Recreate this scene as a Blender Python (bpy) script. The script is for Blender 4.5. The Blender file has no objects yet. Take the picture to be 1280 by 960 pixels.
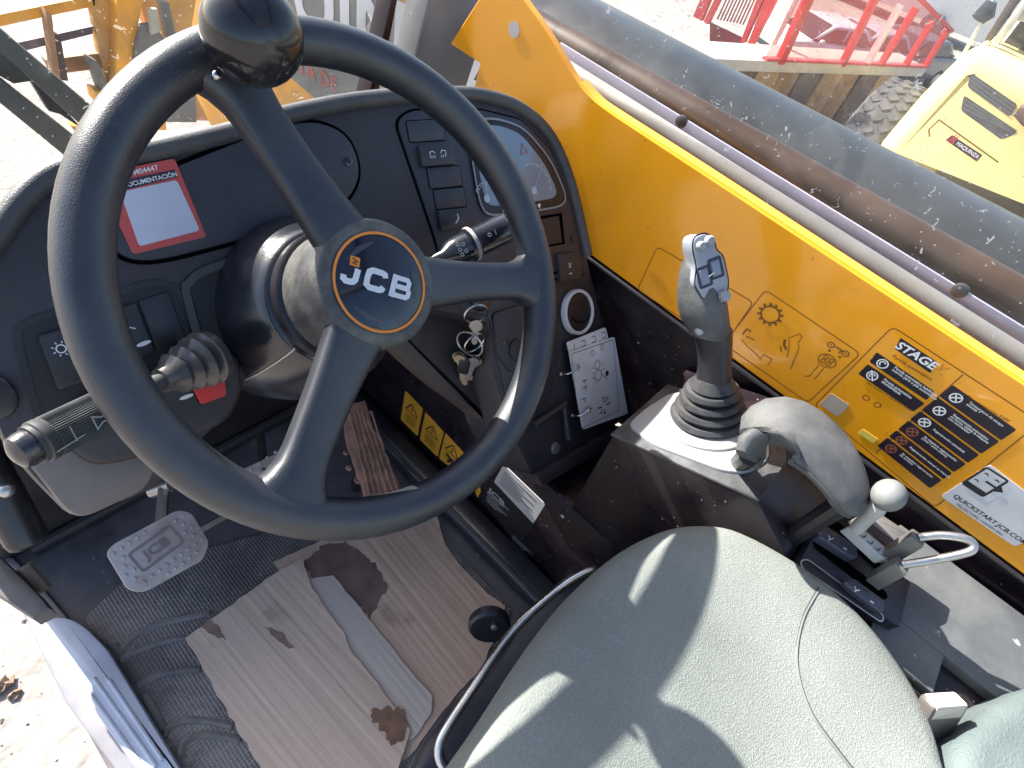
import bpy, math, random
from mathutils import Vector as V, Matrix, Euler
random.seed(7)
R = math.radians
sc = bpy.context.scene
C = sc.collection

# ------------------------------------------------------------------ camera
CAM = V((-.243, -.305, 1.067)); F = 699.56; PW, PH = 1280, 960
AX = V((.67237, -.71044, .20782)); AY = V((-.45040, -.61546, -.64680)); AZ = V((.58742, .34129, -.73380))
cd = bpy.data.cameras.new('camera'); cam = bpy.data.objects.new('camera', cd); C.objects.link(cam)
m = Matrix((AX, -AY, -AZ)).transposed().to_4x4(); m.translation = CAM
cam.matrix_world = m
cd.sensor_width = 36; cd.lens = F / PW * 36; cd.clip_start = .02; cd.clip_end = 2000
sc.camera = cam

# ------------------------------------------------------------------ sky, sun, exposure
_el, _az = R(35.0), R(-4.5)
TOSUN = V((math.sin(_az)*math.cos(_el), math.cos(_az)*math.cos(_el), math.sin(_el)))
w = bpy.data.worlds.new('World'); sc.world = w; w.use_nodes = True
nt = w.node_tree
sk = nt.nodes.new('ShaderNodeTexSky'); sk.sky_type = 'NISHITA'; sk.sun_disc = False
sk.sun_elevation = math.asin(TOSUN.z); sk.sun_rotation = math.atan2(TOSUN.x, TOSUN.y)
sk.dust_density = 2.0; sk.air_density = 1.0
bg = nt.nodes['Background']; nt.links.new(sk.outputs[0], bg.inputs[0]); bg.inputs[1].default_value = .09
sd = bpy.data.lights.new('sun', 'SUN'); sd.energy = 4.5; sd.angle = R(.55); sd.color = (1, .95, .87)
so = bpy.data.objects.new('sun', sd); C.objects.link(so)
so.rotation_euler = TOSUN.to_track_quat('Z', 'Y').to_euler(); so.location = (0, 3, 4)
sc.view_settings.view_transform = 'Standard'; sc.view_settings.look = 'None'
sc.view_settings.gamma = 1; sc.view_settings.use_curve_mapping = False
sc.view_settings.exposure = 1.94
sc.render.engine = 'CYCLES'
sc.cycles.use_denoising = True
sc.cycles.max_bounces = 8; sc.cycles.transparent_max_bounces = 12
sc.cycles.caustics_reflective = False; sc.cycles.caustics_refractive = False
sc.cycles.sample_clamp_indirect = 6

# ------------------------------------------------------------------ survey helpers
class Fr:
    """a plane in the place: origin, two directions and the normal"""
    def __init__(s, o, ex, ey):
        s.o = V(o); s.x = V(ex).normalized(); y = V(ey); y -= s.x * y.dot(s.x); s.y = y.normalized(); s.z = s.x.cross(s.y)
    def p(s, u, v, h=0.): return s.o + s.x * u + s.y * v + s.z * h
    def at(s, x, y, h=0.):
        d = AX * ((x - PW/2)/F) + AY * ((y - PH/2)/F) + AZ
        k = (s.o + s.z*h - CAM).dot(s.z) / d.dot(s.z)
        q = CAM + d*k - s.o
        return (q.dot(s.x), q.dot(s.y))
    def pts(s, L, h=0.): return [s.at(a, b, h) for a, b in L]
    def sub(s, u, v, h=0., rot=0.):
        c, n = math.cos(rot), math.sin(rot)
        return Fr(s.p(u, v, h), s.x*c + s.y*n, s.y*c - s.x*n)
def dp(x, y, k): return CAM + (AX * ((x - PW/2)/F) + AY * ((y - PH/2)/F) + AZ) * k
def zpt(x, y, z=0.):
    d = AX * ((x - PW/2)/F) + AY * ((y - PH/2)/F) + AZ
    return CAM + d * ((z - CAM.z)/d.z)

TW = R(45.2)
WH = Fr((0, 0, .74), (1, 0, 0), (0, math.cos(TW), math.sin(TW)))      # steering wheel plane
DA = Fr((0, .2, .77), (1, 0, 0), (0, .61, .7924))                     # dashboard face
PN = Fr((.490, 0, 0), (.042, -1, 0), (0, 0, 1))                            # yellow side panel
LW = Fr((.28, 0, 0), (0, -1, 0), (0, 0, 1))                           # lower black wall under the console
CO = Fr((.28, -.182, .473), (1, 0, 0), (0, .188, -.078))              # console top, rising to the rear
FL = Fr((0, 0, 0), (1, 0, 0), (0, 1, 0))                              # cab floor

# ------------------------------------------------------------------ materials
MATS = {}
def mat(name, col, rough=.5, metal=0., bump=0., bscale=200., dust=0., dcol=(.32,.29,.26), dscale=9., var=.12, vscale=14., spec=.5, coat=0., stretch=None, bdist=.002, spots=0., spcol=(.75,.73,.7), spscale=90., rvar=.08, scr=0.):
    if name in MATS: return MATS[name]
    M = bpy.data.materials.new(name); M.use_nodes = True; t = M.node_tree; b = t.nodes['Principled BSDF']
    N = t.nodes.new; L = t.links.new
    tc = N('ShaderNodeTexCoord'); src = tc.outputs['Object']
    if stretch:
        mp = N('ShaderNodeMapping'); mp.inputs['Scale'].default_value = stretch; L(src, mp.inputs[0]); src = mp.outputs[0]
    n1 = N('ShaderNodeTexNoise'); n1.inputs['Scale'].default_value = vscale; n1.inputs['Detail'].default_value = 6; L(src, n1.inputs[0])
    r1 = N('ShaderNodeMapRange'); r1.inputs[1].default_value = .3; r1.inputs[2].default_value = .7; r1.inputs[3].default_value = 1-var; r1.inputs[4].default_value = 1+var
    L(n1.outputs[0], r1.inputs[0])
    mx = N('ShaderNodeMix'); mx.data_type = 'RGBA'; mx.blend_type = 'MULTIPLY'; mx.inputs[0].default_value = 1
    mx.inputs[6].default_value = (*col, 1); L(r1.outputs[0], mx.inputs[7]); out = mx.outputs[2]
    rr = N('ShaderNodeMapRange'); rr.inputs[1].default_value = .3; rr.inputs[2].default_value = .7
    rr.inputs[3].default_value = max(.03, rough-rvar); rr.inputs[4].default_value = min(1, rough+rvar*1.25); L(n1.outputs[0], rr.inputs[0]); rout = rr.outputs[0]
    if dust > 0:
        n2 = N('ShaderNodeTexNoise'); n2.inputs['Scale'].default_value = dscale; n2.inputs['Detail'].default_value = 9; n2.inputs['Roughness'].default_value = .7; L(src, n2.inputs[0])
        r2 = N('ShaderNodeMapRange'); r2.inputs[1].default_value = .42; r2.inputs[2].default_value = .72; r2.inputs[3].default_value = .1*dust; r2.inputs[4].default_value = dust; L(n2.outputs[0], r2.inputs[0])
        m2 = N('ShaderNodeMix'); m2.data_type = 'RGBA'; L(r2.outputs[0], m2.inputs[0]); L(out, m2.inputs[6]); m2.inputs[7].default_value = (*dcol, 1); out = m2.outputs[2]
        m3 = N('ShaderNodeMix'); m3.data_type = 'FLOAT'; L(r2.outputs[0], m3.inputs[0]); L(rout, m3.inputs[2]); m3.inputs[3].default_value = .9; rout = m3.outputs[0]
    if spots > 0:
        n3 = N('ShaderNodeTexNoise'); n3.inputs['Scale'].default_value = spscale; n3.inputs['Detail'].default_value = 3; L(tc.outputs['Object'], n3.inputs[0])
        r3 = N('ShaderNodeMapRange'); r3.inputs[1].default_value = .70; r3.inputs[2].default_value = .74; r3.inputs[4].default_value = spots; L(n3.outputs[0], r3.inputs[0])
        m4 = N('ShaderNodeMix'); m4.data_type = 'RGBA'; L(r3.outputs[0], m4.inputs[0]); L(out, m4.inputs[6]); m4.inputs[7].default_value = (*spcol, 1); out = m4.outputs[2]
    if scr > 0:
        mp_ = N('ShaderNodeMapping'); mp_.inputs['Rotation'].default_value = (.6,.3,.9); mp_.inputs['Scale'].default_value = (1,.06,1); L(tc.outputs['Object'], mp_.inputs[0])
        n5 = N('ShaderNodeTexNoise'); n5.inputs['Scale'].default_value = 70; n5.inputs['Detail'].default_value = 4; L(mp_.outputs[0], n5.inputs[0])
        r5 = N('ShaderNodeMapRange'); r5.inputs[1].default_value = .66; r5.inputs[2].default_value = .72; r5.inputs[4].default_value = scr; L(n5.outputs[0], r5.inputs[0])
        m5 = N('ShaderNodeMix'); m5.data_type = 'RGBA'; L(r5.outputs[0], m5.inputs[0]); L(out, m5.inputs[6]); m5.inputs[7].default_value = (*dcol, 1); out = m5.outputs[2]
        m6 = N('ShaderNodeMix'); m6.data_type = 'FLOAT'; L(r5.outputs[0], m6.inputs[0]); L(rout, m6.inputs[2]); m6.inputs[3].default_value = .8; rout = m6.outputs[0]
    L(out, b.inputs['Base Color']); L(rout, b.inputs['Roughness'])
    b.inputs['Metallic'].default_value = metal; b.inputs['Specular IOR Level'].default_value = spec; b.inputs['Coat Weight'].default_value = coat; b.inputs['Coat Roughness'].default_value = .08
    if bump > 0:
        nb = N('ShaderNodeTexNoise'); nb.inputs['Scale'].default_value = bscale; nb.inputs['Detail'].default_value = 2; L(src, nb.inputs[0])
        bp = N('ShaderNodeBump'); bp.inputs['Strength'].default_value = bump; bp.inputs['Distance'].default_value = bdist; L(nb.outputs[0], bp.inputs['Height']); L(bp.outputs[0], b.inputs['Normal'])
    MATS[name] = M; return M
def ink(name, col, rough=.55): return mat(name, col, rough, var=.05)

RIM = mat('wheel_rubber', (.012,.015,.023), .33, bump=.2, bscale=1100, dust=.07, dcol=(.30,.28,.25), dscale=11, rvar=.13, vscale=9, spec=.75, scr=.05)
HUBM = mat('hub_rubber', (.03,.031,.036), .48, bump=.25, bscale=900, dust=.35, dcol=(.38,.36,.30), dscale=22)
GLOSS = mat('glossy_black', (.010,.010,.013), .14, var=.3, dust=.05, rvar=.08)
SHROUD = mat('column_plastic', (.013,.014,.020), .2, dust=.05, dscale=18, dcol=(.3,.29,.28), bump=.1, bscale=500, spec=.75, rvar=.1)
DASHM = mat('dash_plastic', (.027,.023,.029), .42, bump=.3, bscale=900, dust=.07, dcol=(.28,.24,.23), scr=.04, rvar=.12)
DASH2 = mat('dash_lid_plastic', (.028,.030,.042), .36, bump=.3, bscale=900, dust=.05, scr=.05, rvar=.12)
DASHR = mat('dash_trim', (.045,.045,.05), .42, bump=.25, bscale=800, dust=.25, dcol=(.3,.29,.27))
BLK = mat('black_plastic', (.011,.010,.014), .4, bump=.15, bscale=600, dust=.06, rvar=.12)
BLKM = mat('black_painted_metal', (.012,.007,.011), .3, dust=.045, dcol=(.22,.18,.16), dscale=14, spots=.5, spscale=140, scr=.1, rvar=.12)
TAUPE = mat('dusty_dash_lower', (.17,.14,.13), .6, bump=.2, bscale=500, dust=.4, dcol=(.30,.26,.24))
YEL = mat('yellow_paint', (.92,.365,.008), .22, var=.06, vscale=3, dust=.10, dcol=(.62,.40,.16), dscale=6, coat=.5, bump=.05, bscale=7, bdist=.02, scr=.10, spots=.35, spcol=(.20,.08,.02), spscale=75)
YELD = mat('yellow_machine_paint', (.78,.36,.02), .4, var=.15, dust=.2, dcol=(.5,.35,.2))
METAL = mat('worn_steel', (.48,.47,.46), .33, metal=.9, dust=.2, bump=.2, bscale=120)
CHROME = mat('bright_steel', (.6,.6,.6), .2, metal=1., dust=.05)
WHITE = ink('white_print', (.78,.78,.78))
GREY = ink('grey_print', (.42,.42,.43))
INK = ink('black_print', (.02,.016,.02))
BROWNINK = ink('faded_brown_print', (.16,.06,.015))
REDP = ink('red_print', (.55,.045,.06))
ORANGE = ink('orange_ring', (.72,.22,.03))

# ------------------------------------------------------------------ mesh helpers
class MB:
    def __init__(s): s.v = []; s.f = []
    def add(s, vs, fs):
        o = len(s.v); s.v += [tuple(q) for q in vs]; s.f += [tuple(i+o for i in f) for f in fs]; return s
    def rings(s, rs, close=True, cap0=False, cap1=False):
        n = len(rs[0]); vs = [q for r in rs for q in r]; fs = []
        for i in range(len(rs)-1):
            for j in range(n if close else n-1):
                a, b = i*n+j, i*n+(j+1) % n; fs.append((a, b, b+n, a+n))
        if cap0: fs.append(tuple(range(n-1, -1, -1)))
        if cap1: fs.append(tuple((len(rs)-1)*n+j for j in range(n)))
        return s.add(vs, fs)
    def box(s, fr, u0, u1, v0, v1, h0, h1, bev=0.):
        return s.prism(fr, [(u0,v0),(u1,v0),(u1,v1),(u0,v1)], h0, h1, bev)
    def prism(s, fr, pl, h0, h1, bev=0., seg=2, both=False):
        if area(pl) < 0: pl = pl[::-1]
        rs = []
        if both and bev > 0:
            for i in range(seg):
                a = math.pi/2*i/seg; rs.append([fr.p(u, v, h0+bev*(1-math.cos(a))) for u, v in inset(pl, bev*(1-math.sin(a)))])
            rs.append([fr.p(u, v, h0+bev) for u, v in pl])
        else: rs.append([fr.p(u, v, h0) for u, v in pl])
        if bev > 0:
            for i in range(seg+1):
                a = math.pi/2*i/seg; rs.append([fr.p(u, v, h1-bev*(1-math.sin(a))) for u, v in inset(pl, bev*(1-math.cos(a)))])
        else: rs.append([fr.p(u, v, h1) for u, v in pl])
        return s.rings(rs, True, True, True)
    def flat(s, fr, pl, h):
        if area(pl) < 0: pl = pl[::-1]
        return s.add([fr.p(u, v, h) for u, v in pl], [tuple(range(len(pl)))])
    def stroke(s, fr, pl, wd, h, closed=False):
        n = len(pl); L = []; Rr = []
        for i in range(n):
            a = V(pl[i-1]) if (i > 0 or closed) else None; b = V(pl[i]); c = V(pl[(i+1) % n]) if (i < n-1 or closed) else None
            d1 = (b-a).normalized() if a is not None and (b-a).length > 1e-9 else None; d2 = (c-b).normalized() if c is not None and (c-b).length > 1e-9 else None
            if d1 is None: d1 = d2
            if d2 is None: d2 = d1
            if d1 is None: d1 = d2 = V((1, 0))
            n1 = V((-d1.y, d1.x)); n2 = V((-d2.y, d2.x)); k = n1+n2
            k = k.normalized() if k.length > 1e-6 else n1
            k = k*(wd/2/max(.35, k.dot(n1))); L.append(b+k); Rr.append(b-k)
        m = n if closed else n-1
        return s.add([fr.p(q.x, q.y, h) for q in L+Rr], [(n+i, n+(i+1) % n, (i+1) % n, i) for i in range(m)])
    def tube(s, path, rad, seg=12, closed=False, cap=True):
        path = [V(q) for q in path]; n = len(path)
        rad = rad if isinstance(rad, (list, tuple)) else [rad]*n
        rs = []; up = None
        for i in range(n):
            a = path[i-1] if i > 0 or closed else path[i]; b = path[(i+1) % n] if i < n-1 or closed else path[i]
            d = (b-a).normalized()
            if up is None: up = d.orthogonal().normalized()
            up = (up - d*up.dot(d)).normalized(); sd_ = d.cross(up)
            rs.append([path[i] + (up*math.cos(k*2*math.pi/seg) + sd_*math.sin(k*2*math.pi/seg))*rad[i] for k in range(seg)])
        if closed: rs.append(rs[0][:]); return s.rings(rs)
        return s.rings(rs, True, cap, cap)
    def lathe(s, fr, prof, seg=32, sx=1., sy=1., cap0=True, cap1=True):
        rs = [[fr.p(r*sx*math.cos(k*2*math.pi/seg), r*sy*math.sin(k*2*math.pi/seg), h) for k in range(seg)] for r, h in prof]
        if prof[0][1] > prof[-1][1]: rs = rs[::-1]
        return s.rings(rs, True, cap0, cap1)
    def ball(s, c, r, seg=20, scale=(1,1,1)):
        fr = Fr(c, (1,0,0), (0,1,0)); n = seg//2
        rs = [[V(c)+V((r*math.sin(a)*math.cos(b)*scale[0], r*math.sin(a)*math.sin(b)*scale[1], -r*math.cos(a)*scale[2])) for b in [2*math.pi*j/seg for j in range(seg)]] for a in [math.pi*(.02+.96*i/n) for i in range(n+1)]]
        return s.rings(rs, True, True, True)
def area(p): return sum(p[i-1][0]*p[i][1]-p[i][0]*p[i-1][1] for i in range(len(p)))/2
def inset(p, d):
    if d == 0: return list(p)
    n = len(p); o = []
    for i in range(n):
        a, b, c = V(p[i-1]), V(p[i]), V(p[(i+1) % n])
        d1 = (b-a); d2 = (c-b)
        d1 = d1.normalized() if d1.length > 1e-9 else V((1,0)); d2 = d2.normalized() if d2.length > 1e-9 else d1
        n1 = V((-d1.y, d1.x)); n2 = V((-d2.y, d2.x)); k = n1+n2
        k = k.normalized() if k.length > 1e-6 else n1
        k = k*(d/max(.5, k.dot(n1))); o.append((b.x+k.x, b.y+k.y))
    return o
def rpoly(p, r, n=5):
    o = []; m_ = len(p)
    for i in range(m_):
        a, b, c = V(p[i-1]), V(p[i]), V(p[(i+1) % m_])
        q = r[i] if isinstance(r, (list, tuple)) else r
        if q < 1e-6: o.append((b.x, b.y)); continue
        d1 = min(q, (a-b).length*.48); d2 = min(q, (c-b).length*.48)
        s_, e = b+(a-b).normalized()*d1, b+(c-b).normalized()*d2
        for k in range(n+1):
            t = k/n; z = s_*(1-t)**2 + b*2*t*(1-t) + e*t*t; o.append((z.x, z.y))
    return o
def rrect(u0, v0, u1, v1, r, n=4): return rpoly([(u0,v0),(u1,v0),(u1,v1),(u0,v1)], r, n)
def smoothpath(p, k=6, closed=False):
    p = [V(q) for q in p]; n = len(p); o = []
    for i in range(n if closed else n-1):
        g = lambda j: p[j % n] if closed else p[max(0, min(n-1, j))]
        a, b, c, d = g(i-1), g(i), g(i+1), g(i+2)
        for s_ in range(k):
            t = s_/k; o.append(.5*((2*b)+(c-a)*t+(2*a-5*b+4*c-d)*t*t+(3*b-a-3*c+d)*t**3))
    if not closed: o.append(p[-1])
    return o
def sp2(p, k=6, closed=False): return [(q.x, q.y) for q in smoothpath([V((a, b, 0)) for a, b in p], k, closed)]
def circ(u, v, r, n=24, a0=0., a1=2*math.pi, ry=None): 
    full = abs(a1-a0-2*math.pi) < 1e-6
    return [(u+r*math.cos(a0+(a1-a0)*i/(n if full else n-1)), v+(ry or r)*math.sin(a0+(a1-a0)*i/(n if full else n-1))) for i in range(n)]

def thing(name, label, cat, loc=(0,0,0), group=None):
    o = bpy.data.objects.new(name, None); C.objects.link(o); o.location = loc; o.empty_display_size = .05
    o['label'] = label; o['category'] = cat
    if group: o['group'] = group
    return o
def rootloc(o):
    l = V(o.location)
    while o.parent: o = o.parent; l += V(o.location)
    return l
def obj(name, mb, material, parent=None, label=None, cat=None, group=None, kind=None, ang=35, smooth=True):
    me = bpy.data.meshes.new(name); me.from_pydata(mb.v, [], mb.f); me.validate()
    me.materials.append(material)
    if smooth:
        me.shade_smooth(); me.set_sharp_from_angle(angle=R(ang))
    o = bpy.data.objects.new(name, me); C.objects.link(o)
    if parent is not None:
        o.parent = parent; o.location = -rootloc(parent)
    if label: o['label'] = label
    if cat: o['category'] = cat
    if group: o['group'] = group
    if kind: o['kind'] = kind
    return o
def recalc(o):
    import bmesh
    b = bmesh.new(); b.from_mesh(o.data); bmesh.ops.recalc_face_normals(b, faces=b.faces); b.to_mesh(o.data); b.free(); return o
def textmb(fr, txt, u, v, size, h=.0006, rot=0., sx=1., align='LEFT', bold=0., shear=0., mb=None, space=1., line=1.):
    cu = bpy.data.curves.new('lettering', 'FONT'); cu.body = txt; cu.size = size; cu.align_x = align; cu.align_y = 'CENTER'; cu.offset = bold*size; cu.shear = shear
    cu.space_character = space; cu.space_line = line; cu.resolution_u = 3
    t = bpy.data.objects.new('lettering', cu); C.objects.link(t)
    dg = bpy.context.evaluated_depsgraph_get(); me = bpy.data.meshes.new_from_object(t.evaluated_get(dg))
    mb = mb or MB(); c, s_ = math.cos(rot), math.sin(rot)
    mb.add([fr.p(u+(q.co.x*sx*c-q.co.y*s_), v+(q.co.x*sx*s_+q.co.y*c), h) for q in me.vertices], [tuple(p.vertices) for p in me.polygons])
    bpy.data.objects.remove(t); bpy.data.curves.remove(cu); bpy.data.meshes.remove(me)
    return mb
def mbox(fr, *a, **k): return MB().box(fr, *a, **k)
def warp(mb, fn): mb.v = [tuple(fn(V(q))) for q in mb.v]; return mb

# ================================================================== THE CAB SHELL
def struct(name, mb, m_, **k): return obj(name, mb, m_, kind='structure', **k)
FLOORM = mat('cab_floor_paint', (.07,.064,.075), .5, dust=.5, dcol=(.26,.23,.22), dscale=7, spots=.4)
CABM = mat('cab_dark_steel', (.02,.017,.02), .45, dust=.15, dcol=(.2,.17,.15))
struct('cab_floor', mbox(FL, -.41, .5, -1.0, .62, -.06, 0), FLOORM)
WY = Fr((0, .44, 0), (1,0,0), (0,0,1))                                 # bulkhead, facing the driver
fw = thing('front_bulkhead', 'dark steel bulkhead behind the pedals under the dashboard', 'panel', (0,.44,0))
obj('sheet', mbox(WY, -.4, .5, 0.001, .56, -.03, 0), CABM, fw)
mb = MB(); mb.tube([(-.36,.43,.012),(.23,.43,.012)], .012, 10)
obj('cross_rail', mb, CABM, fw)
# roof frame, out of the picture, left open to let in more sky light
rf = thing('cab_roof', 'dark steel roof frame left open above the seat', 'roof', (0,-.3,1.82))
for q in ((-.46,.56,.17,.25),(-.46,.56,-1.15,-1.05),(-.46,-.38,-1.0495,.1695),(.48,.56,-1.0495,.1695)): obj('beam', mbox(FL, *q, 1.82, 1.9, bev=.01), CABM, rf)

# lower black wall and side wall
lw = thing('lower_side_wall', 'black painted side wall right of the pedals with warning stickers and plates', 'panel', (.28,0,0))
obj('sheet', MB().box(LW, -.43, .95, 0.001, .268, -.012, 0, bev=.003), BLKM, lw)
obj('ledge', MB().box(FL, .2925, .488, -.95, .43, .2455, .2665), BLKM, lw)
def wtri(fr, u, v, s, mat_, par, name='warning_triangle'):
    mb = MB(); mb.stroke(fr, rpoly([(u-s/2, v-s*.4),(u+s/2, v-s*.4),(u, v+s*.5)], s*.1, 3), s*.11, .0011, True); return obj(name, mb, mat_, par)
WARN = ink('warning_yellow', (.74,.36,.03))
st = [[(507,488),(529,511),(522,545),(501,524)],[(532,515),(555,540),(547,571),(525,549)],[(557,541),(581,567),(572,590),(549,573)]]
for k, q in enumerate(st):
    p = LW.pts(q); a = rpoly(p, .004, 3)
    o = obj('warning_sticker', MB().prism(LW, a, 0, .0006), WARN, lw)
    cu_ = sum(x for x, y in p)/4; cv = sum(y for x, y in p)/4
    mb = MB(); mb.stroke(LW, rpoly([(cu_-.019, cv+.002),(cu_+.019, cv+.002),(cu_, cv+.034)], .004, 3), .003, .001, True)
    for j in range(5 if k < 2 else 3):
        mb.stroke(LW, [(cu_-.017, cv-.010-.006*j),(cu_+.017-.006*(j % 2), cv-.010-.006*j)], .0018, .001)
    mb.stroke(LW, [(cu_, cv+.008),(cu_, cv+.024)], .003, .001)
    if k == 2: mb.stroke(LW, [(cu_-.012, cv-.008),(cu_, cv-.018),(cu_+.012, cv-.03)], .007, .0011); mb.stroke(LW, [(cu_+.006, cv-.01),(cu_-.006, cv-.034)], .006, .0012)
    obj('print', mb, INK, o)
mb = MB().prism(LW, rpoly(LW.pts([(594,612),(600,606),(602,618),(597,622)]), .003), 0, .0006); obj('warning_sticker', mb, WARN, lw)
# rating plates
q = LW.pts([(630,580),(682,630),(667,654),(618,602)]); pl = obj('data_plate', MB().prism(LW, q, 0, .0012), mat('plate_white', (.5,.5,.5), .5, dust=.3, dcol=(.3,.28,.27)), lw)
u0 = min(a for a, b in q); u1 = max(a for a, b in q); v0 = min(b for a, b in q); v1 = max(b for a, b in q)
mb = MB()
for j in range(6): mb.stroke(LW, [(u0+.012, v1-.016-j*(v1-v0-.03)/6),(u1-.016-.03*(j % 2), v1-.016-j*(v1-v0-.03)/6)], .0022, .0015)
obj('print', mb, INK, pl)
q2 = LW.pts([(612,596),(668,654),(648,684),(598,620)]); p2 = obj('data_plate', MB().prism(LW, q2, 0, .0008), mat('plate_black', (.018,.016,.02), .4), lw)
u0 = min(a for a, b in q2); v1 = max(b for a, b in q2); v0 = min(b for a, b in q2); u1 = max(a for a, b in q2)
mb = MB(); a = LW.at(611,606); textmb(LW, 'JCB', a[0]+.004, a[1]-.012, .022, .0012, bold=.03, sx=1.3, mb=mb)
for j in range(6): mb.stroke(LW, [(u0+.02, v1-.04-j*.007),(u0+.075-.012*(j % 3), v1-.04-j*.007)], .002, .0012)
obj('print', mb, GREY, p2)
a = LW.at(636,655); p3 = obj('data_plate', MB().box(LW, a[0]+.012, a[0]+.075, a[1]-.062, a[1]-.012, 0, .001), MATS['plate_black'], lw)
mb = MB()
for j in range(5): mb.stroke(LW, [(a[0]+.018, a[1]-.02-j*.008),(a[0]+.066-.01*(j % 2), a[1]-.02-j*.008)], .002, .0014)
obj('print', mb, GREY, p3)
obj('bolt', MB().lathe(LW.sub(*LW.at(704,645), 0), [(.005,0),(.005,.003),(.003,.004)], 10), METAL, lw)
# floor duct along the wall
dm = mat('duct_rubber', (.012,.012,.022), .3, dust=.1)
du = thing('floor_duct', 'black rounded duct lying along the floor under the side wall', 'duct', (.255,0,0))
mb = MB(); mb.prism(Fr((0,.42,0),(1,0,0),(0,0,1)), rrect(.218,.0005,.2785,.046,.02), 0, .85); obj('cover', mb, dm, du)
mb = MB(); mb.tube([(.226,.42,.047),(.226,-.43,.047)], .0035, 8); obj('bead', mb, dm, du)

# yellow side panel ------------------------------------------------
yp = thing('yellow_side_panel', 'long yellow steel panel beside the joystick, covered in instruction decals', 'panel', (.5,0,.54))
out = [(560,330),(735,316),(1010,517),(1300,733),(1300,494),(770,146),(742,126),(722,104),(700,66),(676,28),(655,0),(640,-22),(612,-22),(563,55),(600,79),(590,122)]
pl = PN.pts(out)
pl = rpoly(pl, [.0,.0,.0,.0,.0,.0,.04,.04,.03,.03,.03,.02,.01,.003,.003,.0], 4)
obj('sheet', MB().prism(PN, pl, -.012, 0, bev=.0012), YEL, yp, smooth=False)
lipp = PN.pts([(722,107),(742,129),(770,149),(900,233),(1300,497)])
mb = MB()
pa = sp2(lipp, 6)
mb.rings([[PN.p(u, v+.001, -.002) for u, v in pa], [PN.p(u, v+.0045, -.004) for u, v in pa], [PN.p(u, v+.005, -.022) for u, v in pa], [PN.p(u, v-.004, -.022) for u, v in pa], [PN.p(u, v-.006, -.002) for u, v in pa]], close=False)
recalc(obj('folded_lip', mb, YEL, yp))
a = PN.at(643, 37)
mb = MB(); mb.lathe(PN.sub(a[0], a[1], 0), [(.0105,.001),(.0105,.0006),(.0085,.0006)], 20, cap0=False, cap1=True)
obj('bolt_hole', mb, ink('hole_pale', (.5,.47,.45)), yp)  # pale disc drawn over the hole
# black side wall beneath the yellow panel
sw = thing('black_side_wall', 'black steel wall below the yellow panel behind the joystick', 'panel', (.5,0,.26))
bo = PN.pts([(735,318),(1010,519),(1300,735)])
pp = [bo[0], bo[1], bo[2], (1.0, .268), (-.4, .268), (-.4, bo[0][1])]
obj('sheet', MB().prism(Fr(PN.p(0,0,-.002), PN.x, (0,0,1)), pp, -.014, .0), BLKM, sw)
edge = [PN.p(u, v-.003, .004) for u, v in [(-.06, bo[0][1]+.003)]+[bo[0], bo[1], bo[2]]]
obj('top_seal', MB().tube(edge, .0035, 8), BLK, sw)

# decals on the yellow panel
def outline(px, r, wd, m_, par, name='decal_border'):
    mb = MB(); mb.stroke(PN, rpoly(PN.pts(px), r, 4), wd, .0007, True); return obj(name, mb, m_, par)
d1 = outline([(822,308),(942,378),(905,432),(797,362)], .008, .0012, BROWNINK, yp)
d2 = outline([(957,362),(1076,442),(1010,503),(905,430)], .008, .0012, BROWNINK, yp)
d3 = outline([(1116,408),(1300,528),(1169,634),(1018,507)], .008, .0012, BROWNINK, yp)
# gear symbol
mb = MB(); gu, gv = PN.at(963, 393)
mb.stroke(PN, circ(gu, gv, .0125, 24), .0022, .0008, True)
for k in range(12):
    a = k*math.pi/6; mb.stroke(PN, [(gu+.0135*math.cos(a), gv+.0135*math.sin(a)),(gu+.0175*math.cos(a), gv+.0175*math.sin(a))], .003, .0008)
obj('gear_symbol', mb, BROWNINK, d2)
mb = MB()
def pst(mb, px, wd): mb.stroke(PN, PN.pts(px), wd, .0008)
pst(mb, [(928,418),(934,411),(939,414)], .002); pst(mb, [(933,420),(944,425)], .0015)
pst(mb, [(982,424),(980,430),(983,437)], .003); pst(mb, [(976,432),(977,440)], .0015)
pst(mb, [(985,423),(1000,417),(1003,421),(998,428),(999,435),(993,450),(988,462)], .0011); pst(mb, [(987,424),(986,437),(984,447)], .0011)
pst(mb, [(927,424),(935,434),(945,442),(952,450)], .0009)
pst(mb, [(951,448),(955,443),(965,449),(960,456)], .0011)
for c in ((1039,431),(1057,442)):
    u, v = PN.at(*c); mb.stroke(PN, circ(u, v, .0042, 14), .0014, .0008, True); mb.flat(PN, circ(u, v, .0012, 8), .0008)
for c in ((1037,438),(1050,446)):
    u, v = PN.at(*c); mb.flat(PN, circ(u, v, .0018, 8), .0008)
u, v = PN.at(1034, 451); mb.stroke(PN, circ(u, v, .0115, 16, ry=.010), .0012, .0008, True)
for du_, dv_ in ((-.004,-.003),(.004,-.003),(-.004,.004),(.004,.004)): mb.stroke(PN, rrect(u+du_-.0025, v+dv_-.0025, u+du_+.0025, v+dv_+.0025, .0005, 1), .0012, .0008, True)
pst(mb, [(1024,456),(1012,470),(1005,470)], .0011); pst(mb, [(1030,460),(1018,474)], .0011)
pst(mb, [(1045,433),(1053,438),(1048,441)], .0018)
obj('pictograms', mb, BROWNINK, d2)
# small print in first decal
mb = MB()
for j in range(4): pst(mb, [(812+j*2,340+j*5),(830+j*2,352+j*5)], .0012)
obj('small_print', mb, mat('pale_brown_print', (.55,.24,.02), .5), d1)
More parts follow.
